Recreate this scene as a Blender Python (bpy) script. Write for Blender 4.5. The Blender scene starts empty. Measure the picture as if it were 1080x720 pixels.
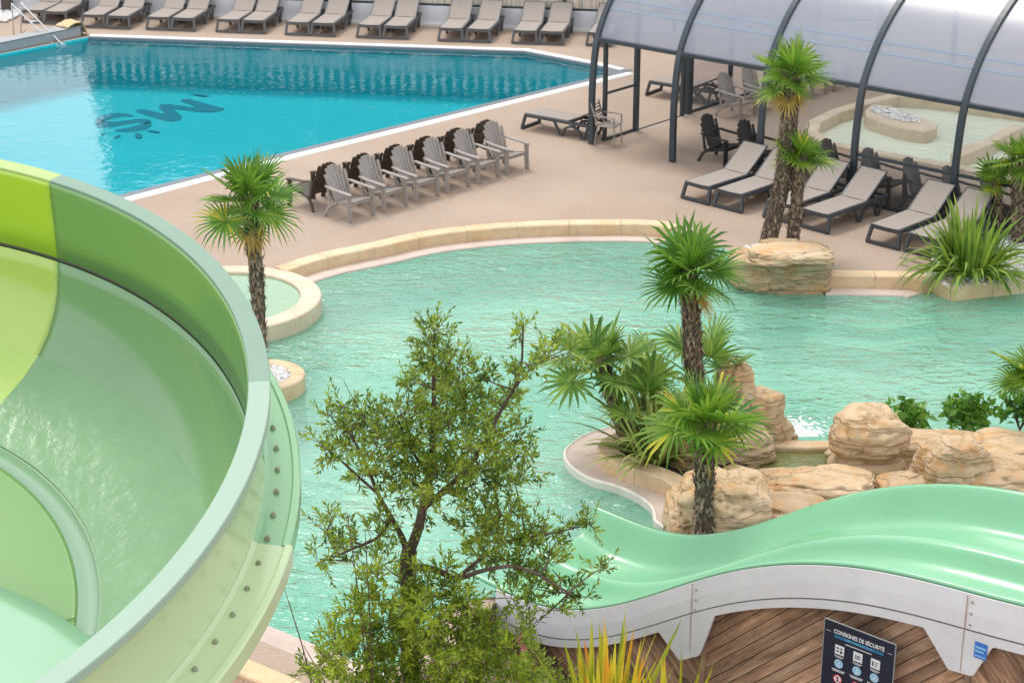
import bpy, math, random
import numpy as np
from math import radians as R, sin, cos, pi
from mathutils import Vector, Matrix, noise
from mathutils.geometry import tessellate_polygon

scene = bpy.context.scene
COL = scene.collection

# ------------------------------------------------------------------ camera, sky, sun, exposure
CAM_H, TH, FPX = 10.97, R(21.2), 2000.0
cam_d = bpy.data.cameras.new('camera'); cam = bpy.data.objects.new('camera', cam_d); COL.objects.link(cam)
cam.location = (0, 0, CAM_H); cam.rotation_euler = (R(90) - TH, 0, 0)
cam_d.sensor_width = 36; cam_d.lens = FPX * 36 / 1080; cam_d.clip_end = 2000; cam_d.clip_start = 0.1
scene.camera = cam

SUN_EL, SUN_AZ = R(60), R(-22)          # azimuth clockwise from +Y: ahead of the camera, a little to the left, high
world = bpy.data.worlds.new("World"); scene.world = world; world.use_nodes = True
wn = world.node_tree; wn.nodes.clear()
wo = wn.nodes.new('ShaderNodeOutputWorld'); wb = wn.nodes.new('ShaderNodeBackground')
sky = wn.nodes.new('ShaderNodeTexSky'); sky.sky_type = 'NISHITA'; sky.sun_disc = False
sky.sun_elevation = SUN_EL; sky.sun_rotation = SUN_AZ; sky.dust_density = 3.0; sky.air_density = 1.0; sky.ozone_density = 1.0
hs = wn.nodes.new('ShaderNodeHueSaturation'); hs.inputs['Saturation'].default_value = 0.30
wn.links.new(sky.outputs[0], hs.inputs['Color'])
ctc = wn.nodes.new('ShaderNodeTexCoord'); cmp_ = wn.nodes.new('ShaderNodeMapping'); cmp_.inputs['Scale'].default_value = (1, 1, 2.6)
cno = wn.nodes.new('ShaderNodeTexNoise'); cno.inputs['Scale'].default_value = 2.2; cno.inputs['Detail'].default_value = 7; cno.inputs['Roughness'].default_value = .6
crp = wn.nodes.new('ShaderNodeMapRange'); crp.inputs[1].default_value = .35; crp.inputs[2].default_value = .62; crp.inputs[3].default_value = .35; crp.inputs[4].default_value = .95
cmx = wn.nodes.new('ShaderNodeMixRGB'); cmx.inputs[2].default_value = (12.5, 12.8, 13.4, 1)      # thin bright cloud
wn.links.new(ctc.outputs['Generated'], cmp_.inputs['Vector']); wn.links.new(cmp_.outputs[0], cno.inputs['Vector']); wn.links.new(cno.outputs['Fac'], crp.inputs[0])
wn.links.new(crp.outputs[0], cmx.inputs[0]); wn.links.new(hs.outputs[0], cmx.inputs[1]); wn.links.new(cmx.outputs[0], wb.inputs['Color'])
wb.inputs['Strength'].default_value = 0.15
wn.links.new(wb.outputs[0], wo.inputs['Surface'])
sl = bpy.data.lights.new('sun', 'SUN'); sun = bpy.data.objects.new('sun', sl); COL.objects.link(sun)
sl.energy = 1.7; sl.angle = R(18); sl.color = (1.0, 0.95, 0.88)
sd = Vector((sin(SUN_AZ) * cos(SUN_EL), cos(SUN_AZ) * cos(SUN_EL), sin(SUN_EL)))
sun.rotation_euler = sd.to_track_quat('Z', 'Y').to_euler()
scene.view_settings.view_transform = 'Standard'; scene.view_settings.look = 'None'
scene.view_settings.exposure = -0.08; scene.view_settings.gamma = 1.0; scene.view_settings.use_curve_mapping = False
scene.cycles.use_denoising = True
scene.cycles.max_bounces = 8; scene.cycles.transparent_max_bounces = 16
scene.cycles.caustics_reflective = False; scene.cycles.caustics_refractive = False

# ------------------------------------------------------------------ helpers
def gp(px, py, z=0.0):
    """the point at height z that stands where the photograph shows (px, py)"""
    v = (py - 360) / FPX
    d = Vector(((px - 540) / FPX, cos(TH) - v * sin(TH), -sin(TH) - v * cos(TH)))
    t = (z - CAM_H) / d.z
    return Vector((d.x * t, d.y * t, z))
def at_depth(px, py, Y):
    v = (py - 360) / FPX
    d = Vector(((px - 540) / FPX, cos(TH) - v * sin(TH), -sin(TH) - v * cos(TH)))
    t = Y / d.y
    return Vector((d.x * t, Y, CAM_H + d.z * t))

def tag(o, label=None, cat=None, group=None, kind=None):
    if label: o['label'] = label
    if cat: o['category'] = cat
    if group: o['group'] = group
    if kind: o['kind'] = kind
    return o
def empty(name, loc=(0, 0, 0), rz=0.0):
    o = bpy.data.objects.new(name, None); COL.objects.link(o); o.location = loc; o.rotation_euler = (0, 0, rz)
    o.empty_display_size = 0.2
    return o
def copy_tree(o, parent=None):
    c = o.copy(); COL.objects.link(c)
    if parent: c.parent = parent
    for ch in list(o.children): copy_tree(ch, c)
    return c

class MB:
    def __init__(s): s.v = []; s.f = []; s.m = []; s.mi = 0
    def add(s, vs, fs):
        b = len(s.v); s.v += [tuple(p) for p in vs]
        for f in fs: s.f.append(tuple(b + i for i in f)); s.m.append(s.mi)
    def box(s, c, d, rot=None):
        x, y, z = d[0] / 2, d[1] / 2, d[2] / 2
        vs = [Vector((i * x, j * y, k * z)) for i in (-1, 1) for j in (-1, 1) for k in (-1, 1)]
        if rot is not None: vs = [rot @ v for v in vs]
        c = Vector(c)
        s.add([v + c for v in vs], [(0, 1, 3, 2), (4, 6, 7, 5), (0, 4, 5, 1), (2, 3, 7, 6), (0, 2, 6, 4), (1, 5, 7, 3)])
    def bar(s, p0, p1, w, h, up=(0, 0, 1)):
        p0, p1 = Vector(p0), Vector(p1); d = (p1 - p0); L = d.length
        if L < 1e-6: return
        d /= L; up = Vector(up)
        if abs(d.dot(up)) > 0.98: up = Vector((1, 0, 0)) if abs(d.x) < 0.9 else Vector((0, 1, 0))
        sd_ = d.cross(up).normalized(); u2 = sd_.cross(d)
        s.box((p0 + p1) / 2, (L, w, h), Matrix((d, sd_, u2)).transposed())
    def poly(s, pts, w, h, up=(0, 0, 1), side=None):
        """continuous bar of section w (sideways) x h along a polyline"""
        pts = [Vector(p) for p in pts]; n = len(pts); rings = []
        for i, p in enumerate(pts):
            a = (pts[i] - pts[i - 1]).normalized() if i else None
            b = (pts[i + 1] - pts[i]).normalized() if i < n - 1 else None
            d = (a + b).normalized() if a is not None and b is not None else (a or b)
            if side is not None: sv = Vector(side).normalized(); uv = sv.cross(d).normalized()
            else:
                sv = d.cross(Vector(up))
                sv = sv.normalized() if sv.length > 1e-3 else Vector((1, 0, 0)); uv = sv.cross(d).normalized()
            k = 1.0
            if a is not None and b is not None: k = 1 / max(0.5, a.dot(d))
            rings.append([p + sv * (w / 2 * i_) + uv * (h / 2 * j_ * k) for i_, j_ in ((-1, -1), (1, -1), (1, 1), (-1, 1))])
        vs = [q for r in rings for q in r]; fs = []
        for i in range(n - 1):
            for j in range(4): fs.append((i * 4 + j, i * 4 + (j + 1) % 4, i * 4 + 4 + (j + 1) % 4, i * 4 + 4 + j))
        fs += [(3, 2, 1, 0), tuple((n - 1) * 4 + j for j in range(4))]
        s.add(vs, fs)
    def tube(s, pts, rad, seg=8, cap=True):
        pts = [Vector(p) for p in pts]; n = len(pts)
        if not hasattr(rad, '__len__'): rad = [rad] * n
        vs = []; fs = []; ref = None
        for i, p in enumerate(pts):
            d = ((pts[min(i + 1, n - 1)] - pts[max(i - 1, 0)])).normalized()
            if ref is None: ref = Vector((0, 0, 1)) if abs(d.z) < 0.9 else Vector((1, 0, 0))
            a = d.cross(ref).normalized(); b = a.cross(d); ref = b if abs(d.dot(b)) < .5 else ref
            ref = b
            for j in range(seg):
                t = 2 * pi * j / seg; vs.append(p + (a * cos(t) + b * sin(t)) * rad[i])
        for i in range(n - 1):
            for j in range(seg): fs.append((i * seg + j, i * seg + (j + 1) % seg, (i + 1) * seg + (j + 1) % seg, (i + 1) * seg + j))
        if cap: fs += [tuple(range(seg))[::-1], tuple((n - 1) * seg + j for j in range(seg))]
        s.add(vs, fs)
    def grid(s, rows):
        n, m = len(rows), len(rows[0]); fs = []
        for i in range(n - 1):
            for j in range(m - 1): fs.append((i * m + j, i * m + j + 1, (i + 1) * m + j + 1, (i + 1) * m + j))
        s.add([p for r in rows for p in r], fs)
    def prism(s, pts, z0, z1, bottom=True):
        """vertical prism over a plan polygon (concave allowed)"""
        pts = [Vector((p[0], p[1], 0)) for p in pts]; n = len(pts)
        tri = tessellate_polygon([pts]); vs = [(p.x, p.y, z1) for p in pts] + [(p.x, p.y, z0) for p in pts]
        fs = []
        for t in tri:
            a, b, c = [pts[i] for i in t]
            if (b - a).cross(c - a).z < 0: t = (t[0], t[2], t[1])
            fs.append(tuple(t))
            if bottom: fs.append(tuple(i + n for i in reversed(t)))
        area = sum(pts[i].x * pts[(i + 1) % n].y - pts[(i + 1) % n].x * pts[i].y for i in range(n))
        for i in range(n):
            q = (i, (i + 1) % n, n + (i + 1) % n, n + i)
            fs.append(q[::-1] if area > 0 else q)
        s.add(vs, fs)
    def build(s, name, mat, parent=None, smooth=False, bevel=0, fixn=False, auto=None):
        me = bpy.data.meshes.new(name); me.from_pydata(s.v, [], s.f)
        mats = mat if isinstance(mat, (list, tuple)) else [mat]
        for m in mats: me.materials.append(m)
        if len(mats) > 1: me.polygons.foreach_set('material_index', s.m)
        if smooth: me.polygons.foreach_set('use_smooth', [True] * len(s.f))
        me.update()
        if fixn:
            import bmesh
            b = bmesh.new(); b.from_mesh(me); bmesh.ops.recalc_face_normals(b, faces=b.faces); b.to_mesh(me); b.free()
        o = bpy.data.objects.new(name, me); COL.objects.link(o)
        if parent is not None: o.parent = parent
        if bevel:
            md = o.modifiers.new('bevel', 'BEVEL'); md.width = bevel; md.segments = 2; md.limit_method = 'ANGLE'; md.angle_limit = R(40)
        return o

# ------------------------------------------------------------------ materials
def nodes_of(m): return m.node_tree.nodes, m.node_tree.links
def mat(name, col, rough=0.5, metal=0.0, var=0.0, vscale=6.0, col2=None, bump=0.0, bscale=40.0, coord='Object', spec=0.5, coat=0.0, stretch=None, vdetail=4):
    m = bpy.data.materials.new(name); m.use_nodes = True; N, L = nodes_of(m)
    p = N['Principled BSDF']; p.inputs['Roughness'].default_value = rough; p.inputs['Metallic'].default_value = metal
    p.inputs['Specular IOR Level'].default_value = spec
    if coat: p.inputs['Coat Weight'].default_value = coat; p.inputs['Coat Roughness'].default_value = 0.08
    p.inputs['Base Color'].default_value = (*col, 1)
    tc = N.new('ShaderNodeTexCoord'); src = tc.outputs[coord]
    if stretch:
        mp = N.new('ShaderNodeMapping'); mp.inputs['Scale'].default_value = stretch; L.new(src, mp.inputs['Vector']); src = mp.outputs[0]
    if var or col2:
        nz = N.new('ShaderNodeTexNoise'); nz.inputs['Scale'].default_value = vscale; nz.inputs['Detail'].default_value = vdetail
        nz.inputs['Roughness'].default_value = 0.6
        L.new(src, nz.inputs['Vector'])
        cr = N.new('ShaderNodeValToRGB'); cr.color_ramp.elements[0].position = 0.32; cr.color_ramp.elements[1].position = 0.68
        if col2: a, b = col, col2
        else: a = [c * (1 - var) for c in col]; b = [min(1, c * (1 + var)) for c in col]
        cr.color_ramp.elements[0].color = (*a, 1); cr.color_ramp.elements[1].color = (*b, 1)
        L.new(nz.outputs['Fac'], cr.inputs[0]); L.new(cr.outputs[0], p.inputs['Base Color'])
    if bump:
        nb = N.new('ShaderNodeTexNoise'); nb.inputs['Scale'].default_value = bscale; nb.inputs['Detail'].default_value = 5
        L.new(src, nb.inputs['Vector']); bp = N.new('ShaderNodeBump'); bp.inputs['Strength'].default_value = bump; bp.inputs['Distance'].default_value = 0.02
        L.new(nb.outputs['Fac'], bp.inputs['Height']); L.new(bp.outputs[0], p.inputs['Normal'])
    return m

def leaf_mat(name, dark, light, tip=None, trans=0.35, rough=0.45, tpos=.88):
    """leaves: a tone per leaf and a little light through them"""
    m = bpy.data.materials.new(name); m.use_nodes = True; N, L = nodes_of(m)
    p = N['Principled BSDF']; out = N['Material Output']; p.inputs['Roughness'].default_value = rough
    geo = N.new('ShaderNodeNewGeometry'); cr = N.new('ShaderNodeValToRGB')
    cr.color_ramp.elements[0].color = (*dark, 1); cr.color_ramp.elements[1].color = (*light, 1)
    if tip:
        e = cr.color_ramp.elements.new(tpos); e.color = (*light, 1); cr.color_ramp.elements[2].color = (*tip, 1)
    tc = N.new('ShaderNodeTexCoord'); nz = N.new('ShaderNodeTexNoise'); nz.inputs['Scale'].default_value = 2.2
    L.new(tc.outputs['Object'], nz.inputs['Vector'])
    mx = N.new('ShaderNodeMath'); mx.operation = 'MULTIPLY_ADD'; mx.inputs[1].default_value = 0.75
    sub = N.new('ShaderNodeMath'); sub.operation = 'MULTIPLY_ADD'; sub.inputs[1].default_value = 1.3; sub.inputs[2].default_value = -0.5
    L.new(nz.outputs['Fac'], sub.inputs[0]); L.new(geo.outputs['Random Per Island'], mx.inputs[0]); L.new(sub.outputs[0], mx.inputs[2])
    L.new(mx.outputs[0], cr.inputs[0])
    L.new(cr.outputs[0], p.inputs['Base Color'])
    tr = N.new('ShaderNodeBsdfTranslucent'); hs_ = N.new('ShaderNodeHueSaturation'); hs_.inputs['Value'].default_value = 1.3
    L.new(cr.outputs[0], hs_.inputs['Color']); L.new(hs_.outputs[0], tr.inputs['Color'])
    mix = N.new('ShaderNodeMixShader'); mix.inputs[0].default_value = trans
    L.new(p.outputs[0], mix.inputs[1]); L.new(tr.outputs[0], mix.inputs[2]); L.new(mix.outputs[0], out.inputs['Surface'])
    return m

def water_mat(name, body, opacity, wave_scale, bump, tint, stretch=(1, 1, 1), fine=0.4, dist=0.05, ior=1.33, turb=0.0):
    """water: fresnel reflection over a body that is part milky scatter and part clear"""
    m = bpy.data.materials.new(name); m.use_nodes = True; N, L = nodes_of(m); N.remove(N['Principled BSDF'])
    out = N['Material Output']; tc = N.new('ShaderNodeTexCoord')
    mp = N.new('ShaderNodeMapping'); mp.inputs['Scale'].default_value = stretch; L.new(tc.outputs['Object'], mp.inputs['Vector'])
    n1 = N.new('ShaderNodeTexNoise'); n1.inputs['Scale'].default_value = wave_scale; n1.inputs['Detail'].default_value = 3; n1.inputs['Distortion'].default_value = 0.8
    n2 = N.new('ShaderNodeTexNoise'); n2.inputs['Scale'].default_value = wave_scale * 3.1; n2.inputs['Detail'].default_value = 2; n2.inputs['Distortion'].default_value = 0.5
    n3 = N.new('ShaderNodeTexNoise'); n3.inputs['Scale'].default_value = wave_scale * 0.12; n3.inputs['Detail'].default_value = 2
    for n in (n1, n2, n3): L.new(mp.outputs[0], n.inputs['Vector'])
    ma = N.new('ShaderNodeMath'); ma.operation = 'MULTIPLY_ADD'; ma.inputs[1].default_value = fine
    L.new(n2.outputs['Fac'], ma.inputs[0]); L.new(n1.outputs['Fac'], ma.inputs[2])
    # calmer and livelier patches
    mr = N.new('ShaderNodeMapRange'); mr.inputs[1].default_value = 0.35; mr.inputs[2].default_value = 0.65; mr.inputs[3].default_value = 0.35; mr.inputs[4].default_value = 1.0
    L.new(n3.outputs['Fac'], mr.inputs[0])
    mm = N.new('ShaderNodeMath'); mm.operation = 'MULTIPLY'; L.new(ma.outputs[0], mm.inputs[0]); L.new(mr.outputs[0], mm.inputs[1])
    bp = N.new('ShaderNodeBump'); bp.inputs['Strength'].default_value = bump; bp.inputs['Distance'].default_value = dist
    L.new(mm.outputs[0], bp.inputs['Height'])
    gl = N.new('ShaderNodeBsdfGlossy'); gl.inputs['Roughness'].default_value = 0.03; L.new(bp.outputs[0], gl.inputs['Normal'])
    df = N.new('ShaderNodeBsdfDiffuse'); df.inputs['Color'].default_value = (*body, 1)
    L.new(bp.outputs[0], df.inputs['Normal'])
    # cloudier and clearer water
    nt = N.new('ShaderNodeTexNoise'); nt.inputs['Scale'].default_value = .16; nt.inputs['Detail'].default_value = 3; L.new(tc.outputs['Object'], nt.inputs['Vector'])
    ct = N.new('ShaderNodeValToRGB'); ct.color_ramp.elements[0].position = .36; ct.color_ramp.elements[1].position = .62
    ct.color_ramp.elements[0].color = (body[0] * (1 - turb), body[1] * (1 - turb * .4), body[2] * (1 - turb * .5), 1); ct.color_ramp.elements[1].color = (min(1, body[0] * (1 + turb * .7)), min(1, body[1] * (1 + turb * .15)), min(1, body[2] * (1 + turb * .25)), 1)
    L.new(nt.outputs['Fac'], ct.inputs[0]); L.new(ct.outputs[0], df.inputs['Color'])
    tr = N.new('ShaderNodeBsdfTransparent'); tr.inputs['Color'].default_value = (*tint, 1)
    mb = N.new('ShaderNodeMixShader'); mb.inputs[0].default_value = opacity; L.new(tr.outputs[0], mb.inputs[1]); L.new(df.outputs[0], mb.inputs[2])
    fr = N.new('ShaderNodeFresnel'); fr.inputs['IOR'].default_value = ior; L.new(bp.outputs[0], fr.inputs['Normal'])
    mf = N.new('ShaderNodeMixShader'); L.new(fr.outputs[0], mf.inputs[0]); L.new(mb.outputs[0], mf.inputs[1]); L.new(gl.outputs[0], mf.inputs[2])
    L.new(mf.outputs[0], out.inputs['Surface'])
    return m

def glass_mat(name, tint=(0.97, 0.98, 0.98), haze=0.05, hazecol=(0.6, 0.62, 0.66)):
    m = bpy.data.materials.new(name); m.use_nodes = True; N, L = nodes_of(m); N.remove(N['Principled BSDF']); out = N['Material Output']
    gl = N.new('ShaderNodeBsdfGlossy'); gl.inputs['Roughness'].default_value = 0.02
    tr = N.new('ShaderNodeBsdfTransparent'); tr.inputs['Color'].default_value = (*tint, 1)
    df = N.new('ShaderNodeBsdfDiffuse'); df.inputs['Color'].default_value = (*hazecol, 1)
    m0 = N.new('ShaderNodeMixShader'); m0.inputs[0].default_value = haze; L.new(tr.outputs[0], m0.inputs[1]); L.new(df.outputs[0], m0.inputs[2])
    fr = N.new('ShaderNodeFresnel'); fr.inputs['IOR'].default_value = 1.45
    mf = N.new('ShaderNodeMixShader'); L.new(fr.outputs[0], mf.inputs[0]); L.new(m0.outputs[0], mf.inputs[1]); L.new(gl.outputs[0], mf.inputs[2])
    L.new(mf.outputs[0], out.inputs['Surface']); return m

def panel_mat(name):
    """multiwall polycarbonate: milky, lets light through, ribbed"""
    m = bpy.data.materials.new(name); m.use_nodes = True; N, L = nodes_of(m); N.remove(N['Principled BSDF']); out = N['Material Output']
    df = N.new('ShaderNodeBsdfDiffuse'); df.inputs['Color'].default_value = (0.52, 0.62, 0.86, 1)
    tl = N.new('ShaderNodeBsdfTranslucent'); tl.inputs['Color'].default_value = (0.92, 0.96, 1, 1)
    tr = N.new('ShaderNodeBsdfTransparent'); gl = N.new('ShaderNodeBsdfGlossy'); gl.inputs['Roughness'].default_value = 0.22
    a = N.new('ShaderNodeMixShader'); a.inputs[0].default_value = 0.72; L.new(df.outputs[0], a.inputs[1]); L.new(tl.outputs[0], a.inputs[2])
    b = N.new('ShaderNodeMixShader'); b.inputs[0].default_value = 0.12; L.new(a.outputs[0], b.inputs[1]); L.new(tr.outputs[0], b.inputs[2])
    fr = N.new('ShaderNodeFresnel'); fr.inputs['IOR'].default_value = 1.5
    c = N.new('ShaderNodeMixShader'); L.new(fr.outputs[0], c.inputs[0]); L.new(b.outputs[0], c.inputs[1]); L.new(gl.outputs[0], c.inputs[2])
    L.new(c.outputs[0], out.inputs['Surface']); return m

def rock_mat():
    m = bpy.data.materials.new('sandstone'); m.use_nodes = True; N, L = nodes_of(m); p = N['Principled BSDF']; p.inputs['Roughness'].default_value = 0.8
    tc = N.new('ShaderNodeTexCoord')
    n1 = N.new('ShaderNodeTexNoise'); n1.inputs['Scale'].default_value = 1.6; n1.inputs['Detail'].default_value = 6; n1.inputs['Roughness'].default_value = 0.65
    L.new(tc.outputs['Object'], n1.inputs['Vector'])
    cr = N.new('ShaderNodeValToRGB'); e = cr.color_ramp.elements
    e[0].position = 0.28; e[0].color = (0.36, 0.23, 0.12, 1); e[1].position = 0.72; e[1].color = (0.60, 0.48, 0.32, 1)
    x = e.new(0.45); x.color = (0.50, 0.35, 0.20, 1); x = e.new(0.58); x.color = (0.55, 0.41, 0.26, 1); x = e.new(0.36); x.color = (0.56, 0.31, 0.13, 1)
    L.new(n1.outputs['Fac'], cr.inputs[0])
    # bedding: thin darker lines that follow warped layers
    mp = N.new('ShaderNodeMapping'); mp.inputs['Scale'].default_value = (0.55, 0.55, 5.5); mp.inputs['Rotation'].default_value = (0.12, 0.08, 0)
    L.new(tc.outputs['Object'], mp.inputs['Vector'])
    vo = N.new('ShaderNodeTexVoronoi'); vo.feature = 'DISTANCE_TO_EDGE'; vo.inputs['Scale'].default_value = 1.0
    nw = N.new('ShaderNodeTexNoise'); nw.inputs['Scale'].default_value = 1.7; nw.inputs['Detail'].default_value = 4; L.new(mp.outputs[0], nw.inputs['Vector'])
    vm = N.new('ShaderNodeVectorMath'); vm.operation = 'MULTIPLY_ADD'; vm.inputs[1].default_value = (0.9, 0.9, 0.9)
    L.new(nw.outputs['Color'], vm.inputs[0]); L.new(mp.outputs[0], vm.inputs[2]); L.new(vm.outputs[0], vo.inputs['Vector'])
    cr2 = N.new('ShaderNodeValToRGB'); cr2.color_ramp.elements[0].position = 0.0; cr2.color_ramp.elements[0].color = (0.42, 0.35, 0.3, 1)
    cr2.color_ramp.elements[1].position = 0.022; cr2.color_ramp.elements[1].color = (1, 1, 1, 1); L.new(vo.outputs['Distance'], cr2.inputs[0])
    mu = N.new('ShaderNodeMixRGB'); mu.blend_type = 'MULTIPLY'; mu.inputs[0].default_value = 0.5
    L.new(cr.outputs[0], mu.inputs[1]); L.new(cr2.outputs[0], mu.inputs[2]); oi = N.new('ShaderNodeObjectInfo'); orr = N.new('ShaderNodeMapRange'); orr.inputs[3].default_value = .80; orr.inputs[4].default_value = 1.16; L.new(oi.outputs['Random'], orr.inputs[0])
    osc = N.new('ShaderNodeVectorMath'); osc.operation = 'SCALE'; L.new(mu.outputs[0], osc.inputs[0]); L.new(orr.outputs[0], osc.inputs['Scale']); L.new(osc.outputs[0], p.inputs['Base Color'])
    n3 = N.new('ShaderNodeTexNoise'); n3.inputs['Scale'].default_value = 14; n3.inputs['Detail'].default_value = 8; L.new(tc.outputs['Object'], n3.inputs['Vector'])
    ad = N.new('ShaderNodeMath'); ad.operation = 'MULTIPLY_ADD'; ad.inputs[1].default_value = 0.9
    cl = N.new('ShaderNodeMath'); cl.operation = 'MINIMUM'; cl.inputs[1].default_value = 0.08; L.new(vo.outputs['Distance'], cl.inputs[0])
    ml = N.new('ShaderNodeMath'); ml.operation = 'MULTIPLY'; ml.inputs[1].default_value = 10; L.new(cl.outputs[0], ml.inputs[0])
    L.new(n3.outputs['Fac'], ad.inputs[0]); L.new(ml.outputs[0], ad.inputs[2])
    bp = N.new('ShaderNodeBump'); bp.inputs['Strength'].default_value = 0.8; bp.inputs['Distance'].default_value = 0.03; L.new(ad.outputs[0], bp.inputs['Height']); L.new(bp.outputs[0], p.inputs['Normal'])
    return m

def coping_mat(name, c1, c2, rough=0.75):
    m = mat(name, c1, rough, col2=c2, vscale=1.3, bump=0.35, bscale=30)
    return m

def deck_mat():
    m = mat('resin_gravel_deck', (0.40, 0.295, 0.22), 0.85, col2=(0.46, 0.35, 0.27), vscale=0.35, bump=0.25, bscale=90, vdetail=6)
    N, L = nodes_of(m); p = N['Principled BSDF']; src = p.inputs['Base Color'].links[0].from_socket
    tc = N.new('ShaderNodeTexCoord'); n = N.new('ShaderNodeTexNoise'); n.inputs['Scale'].default_value = 26; n.inputs['Detail'].default_value = 4; n.inputs['Roughness'].default_value = .8
    L.new(tc.outputs['Object'], n.inputs['Vector']); cr = N.new('ShaderNodeValToRGB'); cr.color_ramp.elements[0].position = .3; cr.color_ramp.elements[1].position = .7
    cr.color_ramp.elements[0].color = (.76, .75, .74, 1); cr.color_ramp.elements[1].color = (1.1, 1.1, 1.1, 1); L.new(n.outputs['Fac'], cr.inputs[0])
    mu = N.new('ShaderNodeMixRGB'); mu.blend_type = 'MULTIPLY'; mu.inputs[0].default_value = 1; L.new(src, mu.inputs[1]); L.new(cr.outputs[0], mu.inputs[2]); L.new(mu.outputs[0], p.inputs['Base Color'])
    return m

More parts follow.
